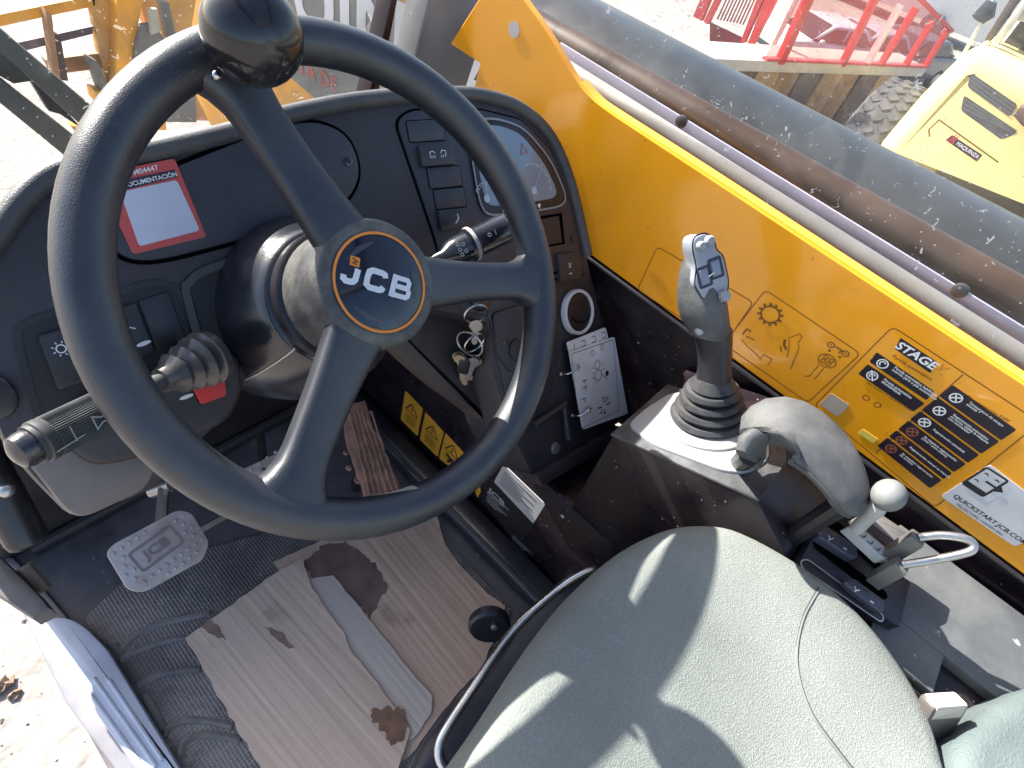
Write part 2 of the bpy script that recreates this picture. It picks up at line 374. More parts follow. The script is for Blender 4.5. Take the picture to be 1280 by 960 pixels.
# STAGE V plate
DARKL = mat('decal_black', (.018,.012,.022), .35, var=.1)
e = obj('stage_plate', MB().prism(PN, rpoly(PN.pts([(1126,422),(1171,452),(1163,466),(1119,436)]), .001, 2), .0004, .0009), DARKL, d3)
u, v = PN.at(1145, 444); an = 0
obj('lettering', textmb(PN, 'STAGE', u, v, .0150, .0013, bold=.03, sx=1.1, shear=.15, align='CENTER'), WHITE, e)
u, v = PN.at(1172, 457); obj('lettering', textmb(PN, 'V', u, v, .015, .0009, shear=.3, align='LEFT'), ink('gold_print', (.5,.22,.02)), d3)
u, v = PN.at(1140, 459); obj('caption', textmb(PN, 'Parada automática', u, v, .0068, .0009, align='CENTER', shear=.1), BROWNINK, d3)
def row(px, lines, ic, size=.0078):
    o = obj('decal_row', MB().prism(PN, rpoly(PN.pts(px), .002, 3), .0004, .0009), DARKL, d3)
    p = PN.pts(px); ul = (p[0][0]+p[3][0])/2; vl = (p[0][1]+p[3][1])/2; ht = abs(p[0][1]-p[3][1])
    du_ = (p[1][0]-p[0][0]); dv_ = p[1][1]-p[0][1]; rot = math.atan2(dv_, du_)
    f2 = PN.sub(ul, vl, 0, rot)
    mb = MB(); textmb(f2, '\n'.join(lines), .026, ht*.0+(.0035 if len(lines) > 1 else 0), size, .0013, bold=.012, line=.8, mb=mb)
    obj('lettering', mb, WHITE, o)
    mb = MB(); cm = WHITE if ic < 4 else ink('dull_red_print', (.30,.09,.05))
    mb.stroke(f2, circ(.0135, 0, .0062, 14), .0016, .0013, True)
    if ic in (0, 1): mb.stroke(f2, circ(.0135, 0, .0032, 8, .5, 4.5), .0016, .0013)
    else: mb.stroke(f2, [(.009,-.004),(.0135,.001),(.018,.004)], .002, .0014); mb.stroke(f2, [(.010,.004),(.017,-.004)], .0016, .0014)
    if ic == 1: mb.stroke(f2, [(.008,.006),(.019,-.006)], .0016, .0014)
    obj('symbol', mb, cm, o)
row([(1096,440),(1168,489),(1158,500),(1087,452)], ['Parada automática habilitada','cuando pare a pie automático'], 0, .0050)
row([(1085,455),(1156,504),(1142,514),(1073,467)], ['Parada automática','deshabilitada'], 1, .0052)
u, v = PN.at(1100, 490); obj('caption', textmb(PN, 'Para cambiar a la siguiente el mando', u+.012, v+.002, .0042, .0009, align='CENTER'), BROWNINK, d3)
mb = MB()
for c in ((1083,497),(1097,506)):
    u, v = PN.at(*c); mb.stroke(PN, circ(u, v, .004, 10), .0012, .0008, True)
obj('small_symbols', mb, BROWNINK, d3)
u, v = PN.at(1043, 506); obj('code_patch', MB().prism(PN, rpoly([(u-.014, v-.013),(u+.014, v-.013),(u+.014, v+.013),(u-.014, v+.013)], .002), .0002, .0006), mat('patch_grey', (.42,.36,.3), .5), d3)
u, v = PN.at(1085, 545); obj('code_patch', MB().prism(PN, [(u-.011, v-.005),(u+.011, v-.005),(u+.011, v+.005),(u-.011, v+.005)], .0002, .0006), mat('patch_yellow', (.75,.55,.1), .5), d3)
mb = MB(); mb.stroke(PN, PN.pts([(1204,468),(1095,566)]), .0012, .0008); obj('decal_border', mb, BROWNINK, d3)
u, v = PN.at(1235, 511); obj('caption', textmb(PN, 'Regeneración DPF', u, v, .0066, .0009, align='CENTER'), BROWNINK, d3)
rows = [['Temperatura de escape','elevada *'],['Regeneración automática','en curso, visible la máquina','con normalidad'],['Regeneración cancelada'],['Se requiere regeneración','(nivel 1 para avisos)'],['Regeneración manual en marcha'],['Se requiere regeneración','de servicio']]
A0 = V((1192,480)); A1 = V((1098,556)); B0 = V((1272,536)); B1 = V((1164,609))
ts = [0, .20, .43, .585, .745, .865, 1.02]
for k in range(6):
    t0, t1 = ts[k]+.012, ts[k+1]-.008
    row([tuple(A0.lerp(A1, t0)), tuple(B0.lerp(B1, t0)), tuple(B0.lerp(B1, t1)), tuple(A0.lerp(A1, t1))], rows[k], 2 if k < 3 else 5, .0045)
# white start sticker
qs = obj('sticker', MB().prism(PN, rpoly(PN.pts([(1237,580),(1330,650),(1269,683),(1176,620)]), .004, 3), .0004, .0010), mat('sticker_white', (.62,.62,.64), .4), yp, label='white rectangular sticker with phone symbol and web address')
sq = PN.pts([(1237,580),(1330,650),(1269,683),(1176,620)])
rot = math.atan2(sq[2][1]-sq[3][1], sq[2][0]-sq[3][0]); f2 = PN.sub(*PN.at(1190,617), 0, rot)
mb = MB(); f2 = PN.sub(*PN.at(1192,619), 0, rot)
textmb(f2, 'QUICKSTART.JCB.COM', .0, .001, .0090, .0014, bold=.02, mb=mb); textmb(f2, 'TELESCOPIC HANDLERS', .010, -.008, .0056, .0014, mb=mb)
u, v = PN.at(1231,602); f3 = PN.sub(u, v, 0, rot)
mb.stroke(f3, rrect(-.013,-.019,.013,.019,.003), .0026, .0014, True); mb.flat(f3, rrect(-.0125,-.019,.0125,-.0115,.002), .0015)
for a, b in ((-.007,.010),(.006,.010),(-.007,-.005)): mb.stroke(f3, [(a-.002,b),(a,b+.002),(a+.003,b)], .0016, .0014)
mb.stroke(f3, [(0,.002),(.018,.002)], .003, .0015); mb.stroke(f3, [(.012,.008),(.019,.002),(.012,-.004)], .003, .0016)
obj('print', mb, INK, qs)

# ================================================================== STEERING WHEEL
RW, RT = .2, .0178
wh = thing('steering_wheel', 'large black three-spoke steering wheel with round emblem and ball knob', 'steering wheel', (0,0,.74))
mb = MB(); mb.tube([WH.p(RW*math.cos(a), RW*math.sin(a), 0) for a in [2*math.pi*i/96 for i in range(96)]], RT, 24, closed=True)
recalc(obj('rim', mb, RIM, wh))
for deg in (101, -18.5, -139):
    a = R(deg); sf = WH.sub(0, 0, 0, a); rs = []
    for t in [i/14 for i in range(15)]:
        r = .030 + t*(.2-.030)
        wd = .027 - .008*math.sin(min(1, t*1.6)*math.pi/2) + (.026*max(0, (t-.72)/.28)**2.2)
        th = .0125 + .004*max(0, (t-.7)/.3) if t > .7 else .0125
        hc = .004*(1-t) + (-.001)*t - .004*math.sin(t*math.pi)
        ring = []
        for k in range(20):
            b = 2*math.pi*k/20; cx_, sx_ = math.cos(b), math.sin(b); e = .55
            ring.append(sf.p(r, wd*math.copysign(abs(cx_)**e, cx_), hc + th*math.copysign(abs(sx_)**e, sx_)))
        rs.append(ring)
    recalc(obj('spoke', MB().rings(rs, True, True, True), RIM, wh))
hub = obj('hub', MB().lathe(WH, [(.0425,.0145),(.0455,.0155),(.0505,.0155),(.0535,.0135),(.0555,.009),(.0565,.002),(.0575,-.02),(.0585,-.058),(.054,-.060)], 48), HUBM, wh)
recalc(hub)
BADGE = mat('emblem_gloss', (.006,.009,.02), .1, var=.1, coat=.3)
bd = obj('emblem', MB().lathe(WH, [(.0405,.0146),(.0405,.0155),(.0395,.0160)], 48), BADGE, wh)
mb = MB(); mb.stroke(WH, circ(0, 0, .0418, 48), .0024, .0164, True); obj('emblem_ring', mb, ORANGE, bd)
# letters J C B, slanted as on the badge
ef = WH.sub(0, 0, 0, R(-2)); rot = math.atan2(*[(lambda p, q: (q[1]-p[1], q[0]-p[0]))(WH.at(427,345,.0165), WH.at(519,372,.0165))][0])
c0 = WH.at(472,351,.0165); ef = WH.sub(c0[0], c0[1], 0, rot)
lm = ink('emblem_silver', (.62,.63,.65), .35); mb = MB()
W_, H_ = .0052, .0100
def skew(p): return [(x+y*.12, y) for x, y in p]
mb.stroke(ef, skew([(-.0190,.0046),(-.0190,-.0045),(-.0205,-.0068),(-.0230,-.0075),(-.0270,-.0075),(-.0292,-.0060),(-.0296,-.0030)]), W_, .0168)
mb.stroke(ef, skew([(.0062,.0040),(.0052,.0066),(.0028,.0075),(-.0060,.0075),(-.0090,.0055),(-.0095,.0),(-.0090,-.0055),(-.0060,-.0075),(.0028,-.0075),(.0052,-.0066),(.0062,-.0040)]), W_, .0168)
mb.stroke(ef, skew([(.0150,.0100),(.0150,-.0100)]), W_, .0168)
mb.stroke(ef, skew([(.0150,.0078),(.0270,.0078),(.0288,.0060),(.0288,.0025),(.0270,.0005),(.0170,.0003)]), .0044, .0170)
mb.stroke(ef, skew([(.0170,.0003),(.0285,0),(.0302,-.0025),(.0302,-.0060),(.0282,-.0078),(.0150,-.0078)]), .0044, .0172)
obj('emblem_letters', mb, lm, bd)
mb = MB(); mb.prism(ef, rrect(-.0262,.0062,-.0178,.0142,.0008), .0163, .0167); eo = obj('emblem_square', mb, ORANGE, bd)
mb = MB(); mb.stroke(ef, [(-.0246,.0125),(-.0200,.0105),(-.0240,.0085),(-.0200,.0078)], .0012, .0171); obj('square_mark', mb, ink('mark_brown', (.2,.05,.01)), bd)
# ball knob on the rim
ku, kv = WH.at(315, 45, .05); kn = obj('spinner_knob', MB().ball(WH.p(ku, kv, .052), .0325, 36), GLOSS, wh, label='glossy black ball knob clamped on the rim')
kf = WH.sub(ku, kv, 0)
obj('knob_stem', MB().lathe(kf, [(.016,-.002),(.0165,.016),(.018,.026),(.02,.03)], 24), BLK, kn)
obj('knob_bolt', MB().ball(WH.p(ku-.024, kv-.012, .024), .0035, 10), CHROME, kn)

# ================================================================== STEERING COLUMN
sc_ = thing('steering_column', 'bulky black plastic steering column shroud under the wheel with two stalks', 'steering column', (0,.12,.62))
ax = WH
recalc(obj('collar', MB().lathe(ax, [(.0605,-.056),(.0635,-.058),(.0635,-.072),(.06,-.074)], 48), BLK, sc_))
prof = [(.058,-.0745),(.0648,-.0755),(.0675,-.0775),(.0725,-.085),(.0800,-.098),(.0870,-.113),(.0930,-.130),(.0980,-.150),(.1005,-.178),(.1000,-.22),(.090,-.28),(.075,-.33)]
recalc(obj('shroud', MB().lathe(ax, prof, 56), SHROUD, sc_))
for ang in (205, 338):
    a = R(ang); mb = MB(); mb.tube([ax.p((r+.0004)*math.cos(a), (r+.0004)*math.sin(a), h) for r, h in prof[1:9]], .0011, 6); obj('shroud_seam', mb, METAL if ang == 205 else BLK, sc_)
# lower column down to the floor
mb = MB(); mb.tube([ax.p(0,0,-.3), ax.p(0,0,-.42)], .05, 20); obj('column_tube', mb, CABM, sc_)
# left stalk
def stalk(A, B, spec, par, name, label):
    """lathe along A->B, spec = list of (name, profile[(r, t metres)], material)"""
    A = V(A); B = V(B); d = (B-A).normalized(); s_ = d.orthogonal()
    fr = Fr(A, s_, d.cross(s_)); first = None
    for nm, pr, m_ in spec:
        o = recalc(obj(nm, MB().lathe(fr, pr, 28), m_, first or par, label=label if first is None else None)); first = first or o
    return first, fr, (B-A).length
BOOT = mat('boot_rubber', (.06,.055,.055), .22, dust=.25, dcol=(.4,.36,.32), dscale=30)
RIB = mat('ribbed_stalk', (.028,.029,.032), .5, dust=.25, dcol=(.3,.29,.27), dscale=25)
A = dp(262, 446, .500); B = dp(22, 566, .372); L_ = (B-A).length
bp_ = [(.023,-.004),(.025,.004)]
for k in range(3): bp_ += [(.0180-k*.0015, .008+k*.011),(.0240-k*.0030, .013+k*.011),(.0180-k*.002, .018+k*.011)]
bp_ += [(.0115,.044),(.0105,.049)]
st1, sfr, _ = stalk(A, B, [('stalk', [(.0075,.03),(.0075,.075),(.012,.079),(.0145,.082),(.0145,L_-.020),(.0155,L_-.018),(.0155,L_-.013),(.0142,L_-.012),(.0142,L_-.009)], RIB),
    ('stalk_boot', bp_, BOOT), ('horn_button', [(.0124,L_-.010),(.0127,L_-.004),(.0112,L_+.001),(.006,L_+.0035),(.002,L_+.004)], SHROUD)], sc_, 'stalk', 'ribbed indicator stalk with horn button')
rs_ = []
for t in (.084, .0845, L_-.0205, L_-.020):
    rs_.append([sfr.p((.0153 if (k % 2 and .0841 < t < L_-.0202) else .0146)*math.cos(2*math.pi*k/120), (.0153 if (k % 2 and .0841 < t < L_-.0202) else .0146)*math.sin(2*math.pi*k/120), t) for k in range(66)])
recalc(obj('grip_ribs', MB().rings(rs_, close=False), RIB, st1))
# horn mark printed on a flat
def printon(fr, mb_fn, t, ang, r):
    c, s_ = math.cos(ang), math.sin(ang); rad = fr.x*c + fr.y*s_; o = fr.o + fr.z*t + rad*r
    return mb_fn(Fr(o, fr.z, rad.cross(fr.z)))
tocam = (CAM - sfr.p(0,0,L_*.8)).normalized(); ang = math.atan2(tocam.dot(sfr.y), tocam.dot(sfr.x))
def horn(f): 
    mb = MB(); mb.stroke(f, [(-.004,-.002),(-.004,.002),(0,.002),(.005,.005),(.005,-.005),(0,-.002)], .0009, .0012, True); mb.stroke(f, [(.02,-.006),(.02,.006)], .0007, .0012); mb.stroke(f, [(.014,.004),(.034,.006)], .0007, .0012); return mb
obj('horn_symbol', printon(sfr, horn, L_*.70, ang-.35 , .0148), GREY, st1)
# right stalk
A = dp(505, 345, .615); B = dp(662, 271, .672); L2 = (B-A).length
st2, sf2, _ = stalk(A, B, [('stalk', [(.0085,.0),(.0085,.05),(.0145,.060),(.0165,.070),(.0165,.083),(.0195,.085),(.0195,.0915),(.0172,.094),(.0172,L2),(.013,L2+.003)], SHROUD),
    ('stalk_ring', [(.0197,.0862),(.0202,.0868),(.0202,.0900),(.0197,.0906)], mat('worn_ring', (.4,.4,.39), .45, dust=.3))], sc_, 'stalk', 'wiper stalk with printed symbols and pale ring')
tocam = (CAM - sf2.p(0,0,.08)).normalized(); ang = math.atan2(tocam.dot(sf2.y), tocam.dot(sf2.x))
def marks(f):
    mb = MB()
    for a, b in ((-.006,.006),(-.006,0),(-.006,-.006),(.0,.004),(.0,-.004)): mb.stroke(f, rrect(a-.0016,b-.0016,a+.0016,b+.0016,.0004,1), .0006, .0012, True)
    mb.stroke(f, circ(.034,.001,.002,8), .0008, .0012, True); mb.stroke(f, [(.042,-.002),(.042,.004)], .0007, .0012)
    return mb
obj('stalk_symbols', printon(sf2, marks, .072, ang, .0172), WHITE, st2)

# ================================================================== DASHBOARD
da = thing('dashboard', 'black moulded plastic dashboard with instrument pod, rocker switches and storage lid', 'dashboard', (.1,.2,.5))
top = [(-22,360),(-8,300),(35,243),(82,211),(175,192),(290,165),(345,147),(420,130),(480,122),(545,118),(600,119),(650,135),(688,170),(714,230),(735,320),(752,390),(770,450),(790,520)]
body = [(92,652),(40,600),(0,552),(-22,480)] + top + [(770,533),(668,598),(640,545),(612,455),(612,405),(560,392),(470,372),(330,380),(312,470),(296,508),(192,614)]
bp = DA.pts(body)
ob = obj('body', MB().prism(DA, rpoly(bp, .012, 3), -.10, 0, bev=.008), DASHM, da)
mb = MB(); mb.tube(smoothpath([DA.p(u, v, -.002) for u, v in DA.pts([(-90,430),(-45,350)]+top[1:15])], 5), .0095, 12); recalc(obj('edge_trim', mb, DASHR, da))
# recessed lower panels
mb = MB(); mb.prism(DA, rpoly(DA.pts([(455,375),(625,385),(640,470),(668,590),(600,520),(545,480),(500,440)], -.055), .02), -.09, -.055, bev=.008); obj('lower_cover', mb, mat('lower_cover_plastic', (.055,.042,.042), .5, dust=.25, dcol=(.2,.16,.14)), da)
# dusty lower left cover
mb = MB(); mb.prism(DA, rpoly(DA.pts([(18,560),(80,520),(200,575),(186,612),(105,650),(84,642)], .004), .012), -.02, .004, bev=.006); obj('knee_cover', mb, TAUPE, da)
mb = MB(); mb.prism(DA, rpoly(DA.pts([(75,552),(95,500),(300,440),(305,492),(285,528),(190,570),(115,586)], .014), .014, 5), .0, .016, bev=.007, seg=3); obj('switch_pod_lip', mb, DASHM, da)
# storage lid with lock, left
lid = DA.pts([(120,262),(150,236),(345,158),(395,150),(436,168),(452,212),(440,246),(405,272),(330,292),(205,325),(165,326),(140,312)], .003)
mb = MB(); mb.prism(DA, rpoly(inset(lid if area(lid) > 0 else lid[::-1], -.0035), .03, 6), 0, .0006); obj('lid_gap', mb, mat('gap_black', (.003,.003,.003), .9, spec=0.), da)
lo = obj('storage_lid', MB().prism(DA, rpoly(lid, .03, 6), .0, .0035, bev=.002), DASH2, da)
f = DA.sub(*DA.at(435,202,.003), .0034); obj('lid_screw', MB().lathe(f, [(.005,0),(.005,.0012),(.0038,.0018)], 16), SHROUD, lo)
obj('screw_hole', MB().lathe(f, [(.0022,.0017),(.0022,.0022)], 8), INK, lo)
# documentation sticker
s4 = [(120,218),(218,198),(258,296),(166,318)]; p = DA.pts(s4, .004)
sk_ = obj('sticker', MB().prism(DA, rpoly(p, .003, 3), .0036, .0042), mat('sticker_red', (.55,.08,.075), .45), da, label='red and white documentation sticker on the storage lid')
rot = math.atan2(p[1][1]-p[0][1], p[1][0]-p[0][0])
p2 = DA.pts([(150,240),(221,225),(250,288),(174,308)], .0043); obj('sticker_field', MB().prism(DA, rpoly(p2, .003, 3), .0042, .0045), mat('sticker_pale', (.55,.56,.66), .45), sk_)
p3 = DA.pts([(140,228),(218,212),(222,221),(146,240)], .0043); obj('sticker_band', MB().prism(DA, p3, .0038, .0045), mat('band_violet', (.03,.02,.05), .4), sk_)
u, v = DA.at(182,213,.0045); obj('lettering', textmb(DA, 'M04447', u, v, .0062, .0050, rot, bold=.01, align='CENTER'), WHITE, sk_)
u, v = DA.at(188,225,.0045); obj('lettering', textmb(DA, 'DOCUMENTACIÓN', u, v, .0050, .0052, rot, bold=.02, align='CENTER'), WHITE, sk_)
# left switch panel
rec = DA.pts([(18,415),(35,402),(190,352),(214,356),(228,372),(262,470),(250,490),(70,546),(50,530)], .001)
obj('switch_panel', MB().prism(DA, rpoly(rec, .012, 4), 0, .0012), mat('panel_matte', (.017,.015,.018), .55), da)
mb = MB(); mb.stroke(DA, rpoly(rec, .012, 4), .005, .0022, True); obj('switch_panel_edge', mb, BLK, da)
SWM = mat('rocker_plastic', (.018,.018,.024), .38, dust=.08)
def rocker(px, par, sym=None, hi=.006, base=0., nm='rocker_switch', mark=True):
    q = DA.pts(px, hi); o = obj(nm, MB().prism(DA, rpoly(q, .0025, 3), base, hi, bev=.0012), SWM, par)
    cu_ = sum(a for a, b in q)/4; cv = sum(b for a, b in q)/4
    rot = math.atan2(q[1][1]-q[0][1], q[1][0]-q[0][0]); f = DA.sub(cu_, cv, hi+.0004, rot)
    if sym: obj('switch_symbol', sym(f), WHITE, o)
    return o, f
def lens(f, dy=-.010, w_=.007):
    mb = MB(); mb.flat(f, circ(.003, dy, w_, 14, ry=.0018), .0002); return mb
def s_lamp(f):
    mb = MB(); mb.stroke(f, circ(-.003,.008,.0032,14), .001, .0002, True)
    for k in range(8):
        a = k*math.pi/4+.3; mb.stroke(f, [(-.003+.0045*math.cos(a), .008+.0045*math.sin(a)),(-.003+.0062*math.cos(a), .008+.0062*math.sin(a))], .0009, .0002)
    mb.flat(f, circ(.006,-.014,.006,14,ry=.0018), .0002); return mb
def s_lamp2(f):
    mb = MB(); mb.stroke(f, circ(.0,.004,.002,10), .0009, .0002, True); mb.stroke(f, [(-.006,.002),(-.003,.004)], .0009, .0002); mb.stroke(f, [(.002,.005),(.006,.002)], .0009, .0002)
    mb.flat(f, circ(.006,-.012,.006,14,ry=.0018), .0002); return mb
def s_lens(f): 
    mb = MB(); mb.flat(f, circ(.008,-.004,.006,14,ry=.0018), .0002); return mb
rocker([(47,420),(102,404),(128,470),(72,488)], da, s_lamp)
rocker([(100,404),(150,388),(178,452),(130,470)], da, None)
rocker([(128,392),(170,378),(194,440),(152,456)], da, s_lamp2, hi=.007)
rocker([(172,376),(212,364),(232,424),(196,438)], da, None, hi=.004, nm='switch_blank')
rocker([(185,480),(232,464),(250,510),(206,526)], da, s_lens, base=.0, hi=.020)
o, f = rocker([(232,470),(278,455),(284,494),(252,506)], da, None, base=.0, hi=.021, nm='hazard_switch'); o.data.materials[0] = mat('hazard_red', (.6,.03,.03), .35); o['label'] = 'red hazard switch'
# lower box under the dash, centre-left
mb = MB(); mb.prism(DA, rpoly(DA.pts([(235,352),(262,335),(320,318),(350,360),(330,420),(300,470),(268,470)], .002), .012), .0, .0016); obj('column_arch', mb, mat('arch_black', (.008,.007,.009), .5), da)
mb = MB(); mb.stroke(DA, sp2(DA.pts([(262,470),(234,372),(238,352),(262,336),(330,314)], .004), 5), .007, .004); obj('arch_edge', mb, DASHR, da)
# instrument pod
pod = DA.pts([(495,152),(512,138),(600,137),(652,150),(690,190),(714,260),(730,345),(640,352),(553,336),(545,300)], .002)
mb = MB(); mb.prism(DA, rpoly(inset(pod if area(pod) > 0 else pod[::-1], -.0022), .012), 0, .0008); obj('pod_gap', mb, MATS['gap_black'], da)
obj('instrument_panel', MB().prism(DA, rpoly(pod, .012, 5), 0, .003, bev=.0015), DASH2, da)
H0 = .003
blk = [[(507,152),(552,149),(556,175),(512,178)],[(533,210),(574,207),(578,232),(537,236)],[(541,238),(579,234),(583,258),(545,262)]]
for q in blk:
    p = DA.pts(q, H0); mb = MB(); mb.stroke(DA, rpoly(p, .002, 2), .0018, H0+.0006, True); o = obj('switch_blank', MB().prism(DA, rpoly(p, .002, 3), H0-.001, H0+.0012, bev=.0006), DASH2, da); obj('blank_gap', mb, MATS['gap_black'], o)
def s_work(f):
    mb = MB()
    for s_ in (-1, 1):
        x = s_*.008; mb.stroke(f, [(x-s_*.004,.001),(x-s_*.001,.004),(x+s_*.004,.003),(x+s_*.004,-.002)], .001, .0002)
        for k in range(3): mb.stroke(f, [(x-.003+.003*k,-.001),(x-.004+.003*k,-.004)], .0009, .0002)
    return mb
rocker([(523,181),(566,177),(570,205),(528,208)], da, s_work, hi=.009, base=H0)
def s_horn2(f):
    mb = MB(); mb.stroke(f, [(.002,.006),(.003,.001),(.0,-.003),(-.003,-.005)], .0016, .0002); return mb
rocker([(548,263),(588,259),(593,284),(552,288)], da, s_horn2, hi=.009, base=H0)
# cluster
cl = DA.pts([(584,152),(618,147),(655,160),(688,200),(708,246),(702,258),(672,263),(614,270),(601,262),(592,215)], H0+.002)
obj('cluster_bezel', MB().prism(DA, rpoly(cl, .022, 6), H0-.001, H0+.0025, bev=.001), BLK, da)
mb = MB(); mb.stroke(DA, rpoly(cl, .022, 6), .0028, H0+.0032, True); obj('cluster_ring', mb, mat('ring_grey', (.26,.27,.30), .4), da)
gl = DA.pts([(590,160),(618,155),(650,166),(680,203),(697,240),(692,248),(667,252),(616,258),(607,252),(599,215)], H0+.003)
cg = obj('cluster_face', MB().prism(DA, rpoly(gl, .018, 6), H0+.001, H0+.0031), mat('cluster_glass', (.20,.26,.32), .12, var=.2, coat=.6), da)
hh = H0+.0037; GP = mat('gauge_print', (.5,.55,.6), .4)
def gauge(cx, cy, r, a0, a1, nd):
    mb = MB(); u, v = DA.at(cx, cy, hh); mb.stroke(DA, circ(u, v, r, 16, R(a0), R(a1)), .0012, hh)
    for k in range(8):
        a = R(a0+(a1-a0)*k/7); mb.stroke(DA, [(u+(r-.0045)*math.cos(a), v+(r-.0045)*math.sin(a)),(u+r*math.cos(a), v+r*math.sin(a))], .0012, hh)
    g_ = obj('gauge_dial', mb, GP, cg); mb = MB()
    mb.flat(DA, circ(u, v, .0055, 16), hh); a = R(nd); mb.stroke(DA, [(u, v),(u+r*1.1*math.cos(a), v+r*1.1*math.sin(a))], .0012, hh+.0003); obj('gauge_needle', mb, GP, cg)
gauge(668, 238, .036, -10, 110, 48); gauge(609, 248, .02, 20, 140, 80)
DR = mat('dim_red', (.35,.10,.12), .4)
mb = MB(); u, v = DA.at(654,186,hh); mb.stroke(DA, rpoly([(u-.007,v-.006),(u+.007,v-.006),(u,v+.007)], .001, 2), .0014, hh, True); obj('warning_light', mb, DR, cg)
mb = MB(); u, v = DA.at(600,231,hh); mb.flat(DA, circ(u, v, .0025, 8), hh); obj('warning_light', mb, DR, cg)
u, v = DA.at(673,257,.006); mb = MB(); mb.flat(DA, [(u-.004,v+.002),(u+.004,v+.002),(u,v-.005)], .0075); o = obj('cluster_button', MB().prism(DA, rrect(u-.010,v-.006,u+.010,v+.006,.004), H0, .0065, bev=.001), BLK, da); obj('button_mark', mb, WHITE, o)
# recess, screw and switch below the cluster
p = DA.pts([(664,272),(702,266),(706,305),(668,312)], H0); obj('tray_recess', MB().prism(DA, p, H0-.0005, H0+.0006), MATS['gap_black'], da); 
p = DA.pts([(664,276),(698,270),(702,303),(668,309)], H0); obj('tray_floor', MB().prism(DA, p, H0+.0004, H0+.0009), mat('tray_brown', (.028,.020,.020), .5), da)
f = DA.sub(*DA.at(717,298,H0), H0); o = obj('screw', MB().lathe(f, [(.006,0),(.006,.0015),(.0045,.002)], 14), SHROUD, da); obj('screw_hole', MB().lathe(f, [(.002,.0018),(.002,.0024)], 8), INK, o)
def s_key(f):
    mb = MB(); mb.stroke(f, [(-.003,.006),(.0,.002),(.003,.006)], .001, .0002); mb.stroke(f, [(-.003,-.001),(.003,.001)], .001, .0002); mb.stroke(f, [(-.003,-.010),(.003,-.010)], .0016, .0002); return mb
rocker([(697,318),(721,315),(728,348),(702,353)], da, s_key, hi=.009, base=0)
mb = MB(); mb.stroke(DA, DA.pts([(637,352),(700,340)], .004), .004, .0035); obj('slot', mb, MATS['gap_black'], da)
# key plate and side module
p = DA.pts([(572,372),(648,368),(690,362),(700,440),(688,500),(660,545),(640,520),(622,450),(612,395),(580,388)], .002)
obj('key_panel', MB().prism(DA, rpoly(p, .01), 0, .002, bev=.001), DASH2, da)
p = DA.pts([(616,392),(652,380),(676,382),(680,452),(664,470),(636,464),(622,440)], .006); obj('fuse_cover', MB().prism(DA, rpoly(p, .008), .002, .007, bev=.002), DASHM, da)
for c in ((631,427),(660,392)):
    f = DA.sub(*DA.at(*c, .007), .007); obj('screw', MB().lathe(f, [(.005,0),(.005,.001),(.003,.0018)], 12), SHROUD, da)
f = DA.sub(*DA.at(646,437,.007), .007); obj('round_cap', MB().lathe(f, [(.016,0),(.016,.003),(.013,.004)], 24), BLK, da)
f = DA.sub(*DA.at(600,374,.004), .001); ig = obj('ignition_switch', MB().lathe(f, [(.016,0),(.016,.006),(.013,.010),(.006,.011)], 24), SHROUD, da)
# air vent
f = DA.sub(*DA.at(721,390,.004), 0); av = obj('air_vent', MB().lathe(f, [(.0305,0),(.0305,.005),(.028,.009)], 36), BLK, da)
recalc(obj("vent_ring", MB().lathe(f, [(.0360,.002),(.0360,.009),(.0345,.0115),(.0315,.0115),(.0302,.009)], 40, cap0=False, cap1=False), mat("vent_silver", (.6,.6,.62), .35), av))
mb = MB(); mb.stroke(f, circ(.006,.010,.028,14,R(200),R(300)), .002, .0098); obj('vent_flap_line', mb, MATS['gap_black'], av)
# lower ledge with screw
p = DA.pts([(664,592),(770,532),(776,545),(672,606)], .0); obj('lower_ledge', MB().prism(DA, p, -.03, .012, bev=.003), DASHM, da)
f = DA.sub(*DA.at(694,560,.0), .0); obj('screw', MB().lathe(f, [(.010,0),(.010,.002),(.007,.003),(.004,.003)], 16), METAL, da)
mb = MB(); mb.tube([DA.p(*DA.at(664,530), .008), DA.p(*DA.at(700,505), .008), DA.p(*DA.at(706,548), .008)], .006, 8); obj('bracing_rib', mb, DASHM, da)
# left side air vent at the edge of the dash
f = DA.sub(*DA.at(-12,500,.012), .0); mb = MB(); mb.prism(f, circ(0,0,.016,24,ry=.018), 0, .008, bev=.004); obj('side_vent', mb, SWM, da)

# ================================================================== KEYS AND CARDS
kx = thing('key_bunch', 'bunch of worn keys on metal rings hanging from the ignition switch', 'keys', DA.p(.21,-.25,.0))
base = DA.p(*DA.at(601,378,.02), .016); g = V((0,0,-1)); sx_ = V((1,0,0)); tc_ = (CAM-base); tc_.z = 0; tc_.normalize(); side = tc_.cross(g).normalized()
def ringmb(c, r, nrm, wire=.0011, tilt=0):
    a = nrm.orthogonal().normalized(); b = nrm.cross(a); mb = MB(); mb.tube([c + a*r*math.cos(t) + b*r*math.sin(t) for t in [2*math.pi*i/24 for i in range(24)]], wire, 6, closed=True); return mb
def key(c, rot, m_, ln, bow, name='key'):
    f = Fr(c, (side*math.cos(rot)+(-g)*math.sin(rot)), (-side*math.sin(rot)+(-g)*math.cos(rot)))
    pl = circ(0, -bow, bow, 12, R(-50), R(230)); pl = pl + [(-.0042,-bow*2),(-.0042,-bow*2-ln),(0,-bow*2-ln-.004),(.0042,-bow*2-ln+.002),(.0024,-bow*2-ln*.75),(.0042,-bow*2-ln*.65),(.0024,-bow*2-ln*.5),(.0042,-bow*2-ln*.4),(.0042,-bow*2)]
    return recalc(obj(name, MB().prism(f, pl, 0, .0024), m_, kx))
